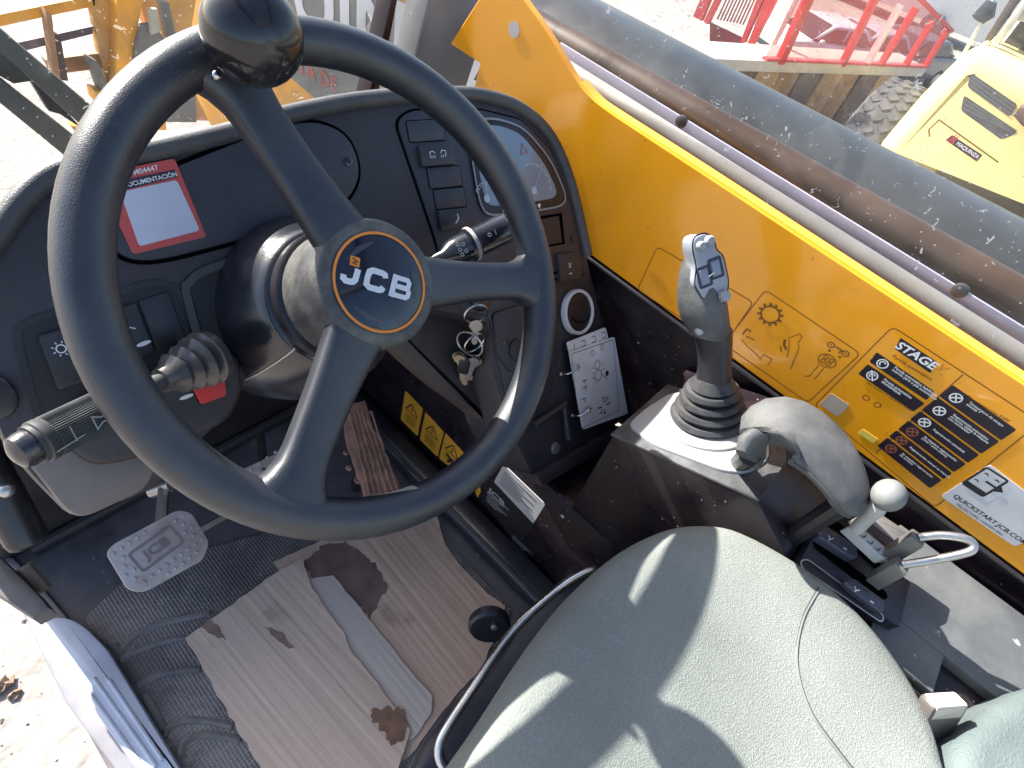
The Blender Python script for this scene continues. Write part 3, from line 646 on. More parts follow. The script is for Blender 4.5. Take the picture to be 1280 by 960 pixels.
BRASS = mat('worn_brass', (.50,.40,.27), .35, metal=.6, dust=.25, dcol=(.4,.33,.28)); DKEY = mat('dark_key', (.05,.045,.045), .4, metal=.3)
obj('split_ring', ringmb(base+g*.012+tc_*.01, .016, (tc_+side*.5).normalized(), .0014), CHROME, kx)
obj('split_ring', ringmb(base+g*.064+tc_*.014, .020, (tc_-side*.4).normalized(), .0014), METAL, kx)
obj('split_ring', ringmb(base+g*.060+side*.006+tc_*.014, .016, (tc_+side*.9).normalized(), .0013), CHROME, kx)
key(base+g*.020+side*.002+tc_*.012, .1, METAL, .022, .009)
key(base+g*.082+side*.008+tc_*.012, -.28, DKEY, .046, .010); key(base+g*.082-side*.016+tc_*.016, .55, BRASS, .036, .009); key(base+g*.084+side*.018+tc_*.015, -.5, METAL, .044, .008)
key(base+g*.084-side*.006+tc_*.020, .14, BRASS, .058, .009); key(base+g*.080+side*.012+tc_*.021, -.12, CHROME, .042, .009); key(base+g*.080-side*.012+tc_*.022, .30, BRASS, .042, .008)
f = Fr(base+g*.086-side*.002+tc_*.018, side, -g); obj('key_fob', MB().prism(f, rrect(-.008,-.030,.009,.0,.005), 0, .007, bev=.002), BLK, kx)

cb = thing('card_booklet', 'white laminated instruction cards with pictograms hanging on wire rings', 'booklet', DA.p(.42,-.45,.0))
CARD = mat('card_white', (.8,.8,.79), .45, dust=.1)
for k, (q, h) in enumerate((([(709,428),(757,409),(764,438),(716,458)], .010), ([(712,440),(768,421),(785,517),(729,537)], .014))):
    p = DA.pts(q, h); o = obj('card', MB().prism(DA, rpoly(p, .004, 3), h-.0025, h), CARD, cb)
    rot = math.atan2(p[1][1]-p[0][1], p[1][0]-p[0][0]); mb = MB(); fr_ = DA.sub(*p[0], 0, rot)
    wd = (V(p[1])-V(p[0])).length; ht = (V(p[3])-V(p[0])).length
    if k == 0:
        for j in range(4):
            x = .010+j*(wd-.018)/3; mb.stroke(fr_, rrect(x-.005,-.016,x+.005,-.007,.001,1)[:6+j*2], .0012, h+.0005)
    else:
        mb.stroke(fr_, rrect(.004,-ht+.004,wd-.004,-.004,.003), .0009, h+.0004, True)
        cx_ = wd*.55; cy_ = -ht*.27
        mb.stroke(fr_, circ(cx_, cy_, .007, 12), .0012, h+.0005, True); mb.stroke(fr_, circ(cx_, cy_-.018, .009, 12), .0012, h+.0005, True); mb.stroke(fr_, circ(cx_-.010, cy_+.022, .0045, 10), .001, h+.0005, True); mb.stroke(fr_, circ(cx_+.016, cy_+.026, .0045, 10), .001, h+.0005, True)
        for s_ in (-1, 1):
            for j in range(3): mb.stroke(fr_, [(cx_+s_*.009, cy_-.004-j*.008),(cx_+s_*.016, cy_-.001-j*.009)], .001, h+.0005)
        mb.flat(fr_, circ(cx_+.024, cy_-.02, .0045, 12), h+.0006)
        for a, b in ((.14,.22),(.24,.40),(.24,.48),(.20,.62),(.72,.45),(.30,.78)):
            x, y = wd*a, -ht*b; mb.stroke(fr_, [(x-.006,y),(x+.006,y)], .0014, h+.0005); mb.stroke(fr_, [(x,y),(x+.002,y-.007)], .0012, h+.0005)
        x, y = wd*.62, -ht*.82
        for du_, dv_ in ((0,.014),(0,-.014),(.014,0),(-.014,0),(.011,.011),(-.011,-.011)): mb.stroke(fr_, [(x+du_*.45, y+dv_*.45),(x+du_, y+dv_)], .0022, h+.0005); mb.stroke(fr_, [(x+du_-.004, y+dv_+.001),(x+du_+.004, y+dv_+.001)], .0014, h+.0006)
    obj('print', mb, INK, o)
for c in ((708,467),(722,519)):
    u, v = DA.at(*c, .012); mb = MB(); mb.tube(smoothpath([DA.p(u-.004, v, .0), DA.p(u-.001, v+.001, .018), DA.p(u+.012, v+.004, .026), DA.p(u+.022, v+.006, .020), DA.p(u+.026, v-.002, .012)], 5), .0014, 8); o = obj('ring_wire', mb, CHROME, cb)
    obj('ring_eyelet', MB().ball(DA.p(u-.004, v, .004), .0035, 10), METAL, o)

# ================================================================== CONSOLE AND CONTROLS
X0 = .28
con = thing('joystick_console', 'black steel side console box with tilted top plate between seat and yellow panel', 'console', (X0,-.28,.268))
yz = [(-.182,.473),(-.370,.551),(-.445,.500),(-.445,.27),(-.182,.27)]
SF = Fr((X0,0,0), (0,-1,0), (0,0,1))
obj('box', MB().prism(SF, [(-y, z) for y, z in yz], -.212, 0, bev=.0035), BLKM, con)
# upright sloping cheek behind the joystick (glossy)
mb = MB(); mb.box(CO, -.001, .155, -.206, .002, .0005, .004, bev=.0015); obj('top_plate', mb, mat('scuffed_edge_paint', (.05,.05,.055), .3, dust=.35, dcol=(.3,.3,.3), dscale=20), con)
# rear lower part of the console
GRY = mat('console_grey', (.085,.09,.095), .38, dust=.4, dcol=(.24,.24,.23), dscale=12, spots=.5, spscale=60)
rc = thing('rear_console', 'scuffed dark grey console behind the rocker switches beside the seat', 'console', (.38,-.65,.25))
obj('box', MB().box(FL, .285, .494, -.90, -.4455, .268, .465, bev=.004), BLKM, rc)
obj('top_tray', MB().box(FL, .345, .4935, -.90, -.545, .4655, .480, bev=.003), GRY, rc)
obj('side_slope', MB().prism(SF, [(.560,.4655),(.640,.4655),(.640,.4790),(.560,.4790)], -.0645, -.008, bev=.002), GRY, rc)

js = thing('joystick', 'grey joystick with buttons on a ribbed rubber boot and white base plate', 'joystick', CO.p(.085,-.09,.004))
BU, BV = .094, -.094
PLATE = mat('plate_pale', (.42,.42,.42), .4, dust=.25, dcol=(.36,.34,.33))
pl = rpoly([CO.at(*q, .006) for q in [(784,532),(806,512),(838,492),(900,490),(960,545),(962,575),(935,592),(905,590),(815,556)]], .015, 5)
obj('base_plate', MB().prism(CO, pl, .0042, .0085, bev=.002), PLATE, js)
bf = CO.sub(BU, BV, 0)
obj('base_ring', MB().lathe(bf, [(.062,.008),(.062,.012),(.055,.018),(.050,.019)], 40), PLATE, js)
bp_ = [(.050,.0185)]
for k in range(4):
    r = .050-.005*k; z = .020+.013*k; bp_ += [(r,z),(r+.002,z+.004),(r-.001,z+.009),(r-.009,z+.0105),(r-.009,z+.0125)]
bp_ += [(.030,.072),(.026,.078),(.022,.086)]
recalc(obj('boot', MB().lathe(bf, bp_, 36), mat('grey_boot', (.03,.03,.034), .4, dust=.22, dcol=(.3,.29,.28), dscale=25), js))
GRIP = mat('grip_grey', (.05,.052,.056), .42, dust=.45, dcol=(.19,.19,.185), dscale=22, bump=.2, bscale=300)
GRIPD = mat('grip_dark', (.02,.02,.027), .38, dust=.12)
# grip: swept section, leaning forward
def sect(h, cu_, cv, ru, rv, e=.75, n=24, pw=0):
    return [CO.p(BU+cu_+ru*math.copysign(abs(math.cos(a))**e, math.cos(a)), BV+cv+rv*math.copysign(abs(math.sin(a))**e, math.sin(a)), h) for a in [2*math.pi*k/n for k in range(n)]]
S = [(.070,0,0,.020,.020),(.085,0,0,.021,.021),(.10,0,.001,.0195,.020),(.12,-.001,.003,.0190,.0205),(.14,-.003,.006,.0200,.022),(.155,-.005,.010,.0215,.0245)]
recalc(obj('grip_stem', MB().rings([sect(*s_) for s_ in S], True, True, True), GRIPD, js))
S = [(.150,-.005,.010,.0215,.0245),(.160,-.010,.013,.0235,.0260),(.172,-.014,.016,.0255,.0275),(.188,-.016,.020,.0262,.0280),(.205,-.013,.025,.0245,.0270),(.222,-.009,.030,.0215,.0245),(.236,-.006,.033,.0190,.0215),(.246,-.003,.034,.0115,.0130)]
gh = recalc(obj('grip_head', MB().rings([sect(*s_) for s_ in S], True, True, True), GRIP, js))
# button plate on the rear right face of the head
hc = CO.p(BU-.012, BV+.020, .192); dep = (hc-CAM).dot(AZ); c1 = dp(886, 343, dep-.031); upd = (CO.z*.93 + CO.y*.34).normalized()
tcv = (CAM-c1).normalized(); rgt = upd.cross(tcv).normalized(); nrm = (tcv*.86 + rgt*.42); nrm = (nrm - upd*nrm.dot(upd)).normalized(); gf = Fr(c1, upd.cross(nrm), upd)
bpn = [(-.008,.047),(.006,.047),(.014,.036),(.013,.024),(.020,.016),(.020,-.016),(.012,-.036),(.002,-.040),(-.014,-.026),(-.020,-.006),(-.012,.014),(-.012,.036)]
bpo = obj('button_plate', MB().prism(gf, rpoly(bpn, .006, 4), -.026, .003, bev=.0015), mat('button_plate', (.30,.32,.36), .42, dust=.15), js)
mb = MB(); mb.stroke(gf, rpoly(inset(bpn if area(bpn) > 0 else bpn[::-1], -.0012), .006, 4), .002, .0018, True); obj('plate_seal', mb, mat('seal_navy', (.02,.022,.04), .5), bpo)
for x, y, r in ((-.004,.036,.0055),(.007,.038,.006),(.010,-.030,.007)):
    f = gf.sub(x, y, .003); obj('push_button', MB().lathe(f, [(r,-.001),(r,.005),(r*.75,.0075),(r*.3,.008)], 16), mat('button_grey', (.30,.31,.33), .45), bpo)
for x, y in ((-.0075,.0),(.0085,.005)):
    mb = MB(); mb.stroke(gf, rrect(x-.0072,y-.011,x+.0072,y+.011,.001,2), .0028, .0036, True); o = obj('rocker_frame', mb, MATS['seal_navy'], bpo); obj('rocker_key', MB().prism(gf, rrect(x-.005,y-.009,x+.005,y+.009,.001,2), .003, .0048, bev=.001), mat('key_blue_grey', (.20,.23,.30), .4), o)
mb = MB(); mb.stroke(gf, [(-.004,-.001),(.004,.001)], .0016, .0055); obj('mark', mb, WHITE, bpo)
obj('side_trigger', MB().ball(CO.p(BU-.034, BV+.012, .165), .006, 12), PLATE, js)

# palm rest (curved armrest)
ar = thing('palm_rest', 'curved grey padded palm rest behind the joystick', 'armrest', (.36,-.37,.55))
def arw(k): return k
cen = [dp(935,575,.628), dp(950,545,.632), dp(985,535,.632), dp(1025,560,.622), dp(1055,600,.612), dp(1068,640,.610)]
cen = smoothpath(cen, 4); rs = []
wdir = V((1,.05,0)).normalized(); n_ = len(cen)
for i, c in enumerate(cen):
    a = cen[max(0,i-1)]; b = cen[min(n_-1,i+1)]; d = (b-a).normalized(); s_ = (wdir - d*wdir.dot(d)).normalized(); up = s_.cross(d)
    if up.z < 0: up = -up
    t = i/(n_-1); hw = .044*(.80+.35*math.sin(math.pi*min(1,t*1.0+.1))) * (1 if t < .86 else 1-.55*((t-.86)/.14)**2); th = .013*(1 if .05 < t < .92 else .75)
    rs.append([c + s_*hw*math.copysign(abs(math.cos(q))**.6, math.cos(q)) + up*th*math.copysign(abs(math.sin(q))**.7, math.sin(q)) for q in [2*math.pi*k/24 for k in range(24)]])
PALM = mat('palm_pad', (.058,.06,.064), .44, dust=.5, dcol=(.19,.188,.18), dscale=14, bump=.2, bscale=700)
recalc(obj('pad', MB().rings(rs, True, True, True), PALM, ar))
sp_ = [r[12] for r in rs]; 
mb = MB(); mb.tube([q for q in sp_[8:]], .0022, 8); obj('piping', mb, mat('piping_dark', (.06,.06,.06), .5), ar)
mb = MB(); mb.tube([cen[-3], V((cen[-3].x+.01, cen[-3].y+.005, .47))], .012, 10); obj('post', mb, BLK, ar)
mb = MB(); mb.tube([cen[1], CO.p(.05,-.16,.0)], .012, 10); obj('post', mb, BLK, ar)

# throttle lever and bracket, switches
RSL = Fr((X0+.002,-.4455,.512), (1,0,0), (0,.92,.32))      # slope that carries the rockers
swp = thing('switch_block', 'black block with two rocker switches between palm rest and seat', 'switch panel', (.32,-.5,.468))
SP = Fr((.30,-.50,.505), (1,0,0), (0,1,.12))
SWB = mat('switch_block_navy', (.020,.021,.034), .4, dust=.08, rvar=.12)
p = SP.pts([(997,706),(1030,648),(1139,727),(1126,784)]); obj('block', MB().prism(SP, rpoly(p, .003), -.034, 0, bev=.002), SWB, swp)
RB = mat('rocker_blue', (.045,.05,.075), .38, dust=.12)
def rock2(px, c):
    p = SP.pts(px, .010); o = obj('rocker_switch', MB().prism(SP, rpoly(p, .004, 4), -.001, .014, bev=.004, seg=3), RB, swp)
    rot = math.atan2(p[2][1]-p[1][1], p[2][0]-p[1][0]); f = SP.sub(*SP.at(*c, .0144), .0146, rot)
    mb = MB(); mb.stroke(f, [(-.011,.003),(-.008,-.001),(-.010,-.004)], .0012, 0); mb.stroke(f, [(-.008,-.001),(-.004,.003)], .0012, 0); mb.stroke(f, [(.010,-.001),(.015,-.0005)], .002, 0); obj('switch_symbol', mb, WHITE, o)
rock2([(1022,660),(1031,658),(1070,683),(1071,696),(1065,700),(1021,672)], (1045,678)); rock2([(1054,727),(1066,723),(1105,752),(1103,766),(1097,766),(1056,733)], (1078,743))
for px in ([(1031,650),(1047,652),(1119,712),(1117,722),(1103,720),(1072,690),(1034,659)],[(1017,676),(1026,678),(1108,740),(1110,749),(1100,749),(1018,684)]):
    obj('switch_slot', MB().prism(SP, rpoly(SP.pts(px, .001), .004), 0, .0012), MATS['gap_black'], swp)
p = SP.pts([(999,702),(1008,699),(1104,770),(1101,779),(1002,711)], .004); o = obj('side_cover', MB().prism(SP, rpoly(p, .006), 0, .005, bev=.002), BLKM, swp)
mb = MB(); mb.stroke(SP, rpoly(p, .006), .0018, .0056, True); obj('cover_edge', mb, METAL, o)

lv = thing('throttle_lever', 'dusty grey lever with flattened ball knob on a slotted scale plate', 'lever', dp(1072,660,.655))
kb = dp(1111,619,.60); ft = dp(1070,662,.645)
obj('knob', MB().ball(kb, .0185, 24, (1,.9,.95)), mat('knob_grey', (.14,.145,.145), .5, dust=.5, dcol=(.30,.295,.285), dscale=30), lv)
mb = MB(); mb.tube([ft, ft.lerp(kb, .45), ft.lerp(kb, .62), ft.lerp(kb,.8)], [.0075,.008,.010,.008], 14); obj('shaft', mb, mat('shaft_grey', (.42,.41,.39), .45, dust=.2), lv)
LP = Fr(ft-V((0,0,.012)), (1,0,0), (0,1,.12))
p = LP.pts([(1060,658),(1070,654),(1117,692),(1106,700)], .002); sp = obj('scale_plate', MB().prism(LP, rpoly(p, .003), -.012, .002, bev=.001), mat('scale_white', (.45,.45,.44), .45, dust=.3), lv)
mb = MB()
for k in range(5): mb.stroke(LP, LP.pts([(1066+k*9,660+k*8),(1071+k*9,664+k*8),(1074+k*9,661+k*8)], .003), .0012, .0028)
obj('scale_marks', mb, INK, sp)
p = LP.pts([(1082,640),(1096,636),(1150,672),(1144,690),(1124,694)], .0); obj('lever_housing', MB().prism(LP, rpoly(p, .004), -.03, -.002, bev=.003), mat('housing_worn', (.2,.19,.18), .4, metal=.4, dust=.4), lv)
p = LP.pts([(1088,652),(1120,676),(1112,684),(1084,660)], .0); obj('lever_slot', MB().prism(LP, p, -.002, -.0012), mat('slot_maroon', (.03,.01,.012), .5), lv)
mb = MB(); h1 = dp(1148,672,.62); h2 = dp(1128,706,.625); tp = dp(1222,684,.60)
mb.tube(smoothpath([h1, dp(1176,669,.613), dp(1202,672,.605), dp(1215,678,.602), dp(1216,686,.601), dp(1204,692,.603), dp(1166,700,.613), h2], 6), .0046, 12); 
gb = thing('wire_guard', 'bent metal wire loop guarding the throttle lever', 'bracket', h2)
obj('loop', mb, METAL, gb)
for h in (h1, h2): obj('foot', mbox(Fr(h-V((0,0,.03)), (1,0,0), (0,1,0)), -.008,.008,-.008,.008,-.016,.031,bev=.003), mat('foot_dark', (.16,.155,.15), .4, metal=.5, dust=.3), gb)

# ================================================================== SEAT
SEATM = None
def fabric():
    M = bpy.data.materials.new('seat_vinyl'); M.use_nodes = True; t = M.node_tree; b = t.nodes['Principled BSDF']; N = t.nodes.new; L = t.links.new
    tc = N('ShaderNodeTexCoord')
    n1 = N('ShaderNodeTexNoise'); n1.inputs['Scale'].default_value = 5; n1.inputs['Detail'].default_value = 8; L(tc.outputs['Object'], n1.inputs[0])
    r = N('ShaderNodeValToRGB'); r.color_ramp.elements[0].position = .35; r.color_ramp.elements[0].color = (.165,.178,.165,1); r.color_ramp.elements[1].position = .65; r.color_ramp.elements[1].color = (.24,.255,.237,1); L(n1.outputs[0], r.inputs[0])
    v = N('ShaderNodeTexVoronoi'); v.inputs['Scale'].default_value = 700; L(tc.outputs['Object'], v.inputs[0])
    n2 = N('ShaderNodeTexNoise'); n2.inputs['Scale'].default_value = 480; n2.inputs['Detail'].default_value = 3; L(tc.outputs['Object'], n2.inputs[0])
    ad = N('ShaderNodeMath'); ad.operation = 'ADD'; L(v.outputs['Distance'], ad.inputs[0]); L(n2.outputs[0], ad.inputs[1])
    mp = N('ShaderNodeMapRange'); mp.inputs[1].default_value = .5; mp.inputs[2].default_value = 1.3; mp.inputs[3].default_value = .8; mp.inputs[4].default_value = 1.12; L(ad.outputs[0], mp.inputs[0])
    mx = N('ShaderNodeMix'); mx.data_type = 'RGBA'; mx.blend_type = 'MULTIPLY'; mx.inputs[0].default_value = 1; L(r.outputs[0], mx.inputs[6]); L(mp.outputs[0], mx.inputs[7]); L(mx.outputs[2], b.inputs['Base Color'])
    bp = N('ShaderNodeBump'); bp.inputs['Strength'].default_value = .45; bp.inputs['Distance'].default_value = .0012; L(ad.outputs[0], bp.inputs['Height']); L(bp.outputs[0], b.inputs['Normal'])
    b.inputs['Roughness'].default_value = .62; b.inputs['Specular IOR Level'].default_value = .35
    return M
SEATM = fabric()
ZS = .500
se = thing('driver_seat', 'grey textured vinyl driver seat cushion with stitched seam', 'seat', (.06,-.6,.0))
fpx = [(540,985),(600,900),(660,808),(715,738),(775,685),(830,657),(868,650),(915,655),(970,682),(1030,722),(1085,775),(1130,835),(1162,895),(1182,965)]
op = [(zpt(x, y, ZS+.012).x, zpt(x, y, ZS+.012).y) for x, y in fpx]
op = sp2(op, 4)
backy = -.86
op = op + [(op[-1][0]-.0, -.80), (op[-1][0]-.06, backy), (op[0][0]+.06, backy), (op[0][0], -.80)]
# resample evenly
def resample(pl, n):
    pts = [V((a, b, 0)) for a, b in pl]; pts.append(pts[0]); ds = [0]
    for i in range(1, len(pts)): ds.append(ds[-1]+(pts[i]-pts[i-1]).length)
    o = []; j = 0
    for k in range(n):
        t = ds[-1]*k/n
        while ds[j+1] < t: j += 1
        q = pts[j].lerp(pts[j+1], (t-ds[j])/max(1e-9, ds[j+1]-ds[j])); o.append((q.x, q.y))
    return o
if area(op) < 0: op = op[::-1]
op = resample(op, 160)
cxs = sum(a for a, b in op)/160; cys = sum(b for a, b in op)/160
def toward(pl, k): return [(cxs+(a-cxs)*k, cys+(b-cys)*k) for a, b in pl]
levels = [(1-.06, .395),(1-.025,.405),(1.0-.006,.43),(1.0,ZS-.018),(.995,ZS-.004),(.98,ZS+.008),(.955,ZS+.017),(.91,ZS+.023),(.84,ZS+.0245),(.7,ZS+.023),(.5,ZS+.019),(.25,ZS+.016),(.05,ZS+.015)]
rs = [[V((a, b, z)) for a, b in toward(op, k)] for k, z in levels]
recalc(obj('cushion', MB().rings(rs, True, True, True), SEATM, se, ang=60))
# seam
def zcush(x, y):
    # height of the cushion top at x,y by its scale level
    best = None
    lo, hi = .05, 1.0
    for _ in range(30):
        mid = (lo+hi)/2; pl = toward(op, mid); inside = False
        for i in range(len(pl)):
            (x1, y1), (x2, y2) = pl[i-1], pl[i]
            if (y1 > y) != (y2 > y) and x < (x2-x1)*(y-y1)/(y2-y1)+x1: inside = not inside
        if inside: hi = mid
        else: lo = mid
    k = hi
    for (k0, z0), (k1, z1) in zip(levels[3:], levels[4:]):
        if k1 <= k <= k0: return z1+(z0-z1)*(k-k1)/(k0-k1)
    return ZS
sm = [(1022,738),(1004,772),(997,812),(1002,850),(1018,892),(1046,932),(1080,975)]
sm = [zpt(x, y, ZS+.022) for x, y in sm]; sm = smoothpath(sm, 5); sm = [V((q.x, q.y, zcush(q.x, q.y)+.0003)) for q in sm]
mb = MB(); mb.tube(sm, .0014, 6); obj('seam', mb, mat('seam_thread', (.17,.18,.175), .6), se)
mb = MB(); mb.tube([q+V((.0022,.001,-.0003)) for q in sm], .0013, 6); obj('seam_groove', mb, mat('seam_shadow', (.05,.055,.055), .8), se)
# base under the cushion
bx_ = resample(op, 40); obj('seat_pan', MB().prism(FL, toward(bx_, .93), .30, .396, bev=.01), mat('seat_pan_plastic', (.014,.014,.022), .4, dust=.1), se)
obj('suspension_box', MB().box(FL, -.08, .22, -.8, -.36, .001, .30, bev=.01), BLK, se)
obj('lower_skirt', MB().prism(FL, [(zpt(x, y, .30).x, zpt(x, y, .30).y) for x, y in [(505,975),(528,925),(560,880),(610,838),(660,760),(725,700),(800,760),(700,985)]], .18, .30, bev=.02), mat('skirt_navy', (.012,.012,.024), .35, dust=.1), se)
mb = MB(); mb.tube(smoothpath([dp(562,968,.60), dp(549,945,.60), dp(556,915,.605), dp(590,862,.63), dp(640,790,.67), (dp(700,735,.70)), dp(738,713,.72), dp(745,718,.73)], 5), .0055, 12); obj('slide_bar', mb, CHROME, se)
kf = Fr(dp(612,787,.76), V((.6,-.5,.3)), V((.25,.25,.9))); recalc(obj('adjuster_knob', MB().lathe(kf, [(.012,-.02),(.026,-.018),(.029,-.014),(.029,-.004),(.026,0),(.008,.001)], 28), mat('knob_navy', (.016,.016,.026), .4), se))
obj('knob_cap', MB().lathe(kf.sub(.008,.006,.001), [(.005,0),(.005,.003),(.003,.004)], 12), METAL, se)
# backrest (only a corner shows)
BKM = mat('back_vinyl', (.105,.135,.135), .62, bump=.6, bscale=350, dust=.15, dcol=(.25,.28,.27))
bf_ = Fr((0,0,0), (1,0,0), (0,1,0))
q = [zpt(x, y, .53) for x, y in [(1203,925),(1250,880),(1310,850),(1420,900),(1420,1080),(1190,1080)]]
mb = MB(); mb.prism(FL, rpoly([(a.x, a.y) for a in q], .02), .42, .53, bev=.02, seg=4); obj('side_bolster', mb, BKM, se)

bt = Fr((.07,-.87,.47), (1,0,0), (0,-.22,1)); obj('backrest', MB().prism(bt, rpoly([(-.20,0),(.20,0),(.215,.30),(.16,.58),(-.16,.58),(-.215,.30)], .08, 6), -.04, .045, bev=.03, seg=4, both=True), SEATM, se)
bk = thing('belt_buckle', 'worn pale seat belt buckle standing between cushion and console', 'buckle', dp(1165,930,.63))
c = dp(1176,884,.575); f = Fr(c, V((.75,-.66,0)), V((.3,.35,.9)))
obj('housing', MB().prism(f, rrect(-.023,-.055,.023,.012,.006), -.009, .009, bev=.004, both=True), mat('buckle_brown', (.10,.085,.08), .45, dust=.3), bk)
obj('release_button', MB().prism(f.sub(0,.0,0), rrect(-.020,-.006,.019,.0135,.003), -.0075, .0098, bev=.003, both=True), mat('buckle_cream', (.62,.55,.47), .5, dust=.2), bk)

# ================================================================== FLOOR THINGS
def zpl(px, z): return [(zpt(x, y, z).x, zpt(x, y, z).y) for x, y in px]
def mat_honey():
    M = mat('mat_rubber', (.11,.10,.10), .55, dust=.75, dcol=(.40,.34,.31), dscale=8, spots=.3)
    t = M.node_tree; N = t.nodes.new; L = t.links.new; b = t.nodes['Principled BSDF']
    tc = N('ShaderNodeTexCoord'); v = N('ShaderNodeTexVoronoi'); v.inputs['Scale'].default_value = 190; v.inputs['Randomness'].default_value = .12; L(tc.outputs['Object'], v.inputs[0])
    bp = N('ShaderNodeBump'); bp.inputs['Strength'].default_value = .9; bp.inputs['Distance'].default_value = .004; L(v.outputs['Distance'], bp.inputs['Height']); L(bp.outputs[0], b.inputs['Normal']); return M
MATM = mat_honey()
fm = thing('floor_mat', 'dusty black rubber floor mat with honeycomb relief beside the brake pedal', 'mat', (-.2,.1,0))
RIBM = mat('mat_plain', (.10,.092,.092), .55, dust=.6, dcol=(.38,.33,.30), dscale=10)
obj('honeycomb', MB().prism(FL, rpoly(zpl([(105,772),(150,730),(240,690),(390,650),(520,640),(640,760),(560,985),(235,985),(185,910)], .006), .01), .0005, .006, bev=.002), MATM, fm)
for q in ([(144,806),(150,812),(172,793),(205,778),(262,766)],[(150,826),(175,812),(210,800),(240,797)],[(172,857),(182,853),(200,843),(225,838),(250,836)],[(205,922),(212,908),(235,900),(262,902),(290,908)],[(180,868),(195,892),(206,912)],[(225,945),(232,925),(260,918),(300,925)]):
    p = sp2(zpl(q, .007), 5); mb = MB(); mb.tube([V((a, b, .0028)) for a, b in p], .0065, 8); obj('rib', mb, RIBM, fm)

def cardmat(name, col, ang, stain):
    M = bpy.data.materials.new(name); M.use_nodes = True; t = M.node_tree; b = t.nodes['Principled BSDF']; N = t.nodes.new; L = t.links.new
    tc = N('ShaderNodeTexCoord'); mp = N('ShaderNodeMapping'); mp.inputs['Rotation'].default_value = (0,0,ang); L(tc.outputs['Object'], mp.inputs[0])
    st_ = N('ShaderNodeMapping'); st_.inputs['Scale'].default_value = (1,.03,1); L(mp.outputs[0], st_.inputs[0])
    n1 = N('ShaderNodeTexNoise'); n1.inputs['Scale'].default_value = 42; n1.inputs['Detail'].default_value = 5; L(st_.outputs[0], n1.inputs[0])
    wv = N('ShaderNodeTexWave'); wv.inputs['Scale'].default_value = 26; wv.inputs['Distortion'].default_value = .6; wv.inputs['Detail'].default_value = 2; L(st_.outputs[0], wv.inputs[0])
    n2 = N('ShaderNodeTexNoise'); n2.inputs['Scale'].default_value = 7; n2.inputs['Detail'].default_value = 8; L(tc.outputs['Object'], n2.inputs[0])
    r2 = N('ShaderNodeMapRange'); r2.inputs[1].default_value = .62; r2.inputs[2].default_value = .70; r2.inputs[4].default_value = stain; L(n2.outputs[0], r2.inputs[0])
    r1 = N('ShaderNodeMapRange'); r1.inputs[1].default_value = .3; r1.inputs[2].default_value = .7; r1.inputs[3].default_value = .88; r1.inputs[4].default_value = 1.07; L(n1.outputs[0], r1.inputs[0])
    m1 = N('ShaderNodeMix'); m1.data_type = 'RGBA'; m1.blend_type = 'MULTIPLY'; m1.inputs[0].default_value = 1; m1.inputs[6].default_value = (*col, 1); L(r1.outputs[0], m1.inputs[7])
    m2 = N('ShaderNodeMix'); m2.data_type = 'RGBA'; L(r2.outputs[0], m2.inputs[0]); L(m1.outputs[2], m2.inputs[6]); m2.inputs[7].default_value = (.13,.07,.055,1); L(m2.outputs[2], b.inputs['Base Color'])
    # sharp fold lines
    n3 = N('ShaderNodeTexNoise'); n3.inputs['Scale'].default_value = 55; n3.inputs['Detail'].default_value = 4; L(st_.outputs[0], n3.inputs[0])
    ad = N('ShaderNodeMath'); ad.operation = 'MULTIPLY_ADD'; L(wv.outputs['Fac'], ad.inputs[0]); ad.inputs[1].default_value = .05; L(n3.outputs[0], ad.inputs[2])
    bp = N('ShaderNodeBump'); bp.inputs['Strength'].default_value = .7; bp.inputs['Distance'].default_value = .004; L(ad.outputs[0], bp.inputs['Height']); L(bp.outputs[0], b.inputs['Normal'])
    b.inputs['Roughness'].default_value = .85; return M
def jag(pl, amp, step=.012):
    o = []
    for i in range(len(pl)):
        a, b = V(pl[i]), V(pl[(i+1) % len(pl)]); n = max(1, int((b-a).length/step)); d = (b-a); nn = V((-d.y, d.x)).normalized() if d.length > 1e-6 else V((0,0))
        for k in range(n):
            q = a.lerp(b, k/n) + nn*random.uniform(-amp, amp); o.append((q.x, q.y))
    return o
def sheet(name, label, px, z, th, m_, jagamp=.0015, lift=None):
    pl = jag(zpl(px, z+th), jagamp); mb = MB(); mb.prism(FL, pl, z, z+th)
    if lift: warp(mb, lift)
    t = thing(name, label, 'cardboard', (pl[0][0], pl[0][1], 0), 'flattened cardboard on the cab floor'); return t, obj('sheet', mb, m_, t, smooth=False)
CB1 = cardmat('cardboard_buff', (.62,.46,.355), R(-4), .5); CB2 = cardmat('cardboard_brown', (.58,.40,.295), R(2), .6); CB3 = cardmat('cardboard_grey', (.56,.475,.41), R(0), .1)
t, o = sheet('cardboard_sheet', 'wide brown corrugated cardboard with a dark wet stain, under the others', [(342,702),(400,676),(470,660),(545,640),(556,680),(580,712),(610,742),(632,758),(602,838),(575,862),(545,900),(520,935),(470,985),(400,985),(420,860),(380,760)], .0065, .004, CB2)
mb = MB(); mb.prism(FL, jag(zpl([(378,706),(400,684),(432,676),(455,690),(478,716),(484,738),(470,760),(464,775),(448,758),(430,738),(416,720),(392,722)], .0105), .004, .006), .0102, .0108); obj('wet_stain', mb, mat('stain_brown', (.15,.085,.075), .55, var=.4, vscale=30), o)
t, o = sheet('cardboard_sheet', 'narrow grey cardboard strip lying between the two brown sheets', [(385,722),(417,719),(432,740),(466,779),(502,826),(540,870),(539,892),(516,924),(470,930),(400,800)], .0112, .0035, CB3)
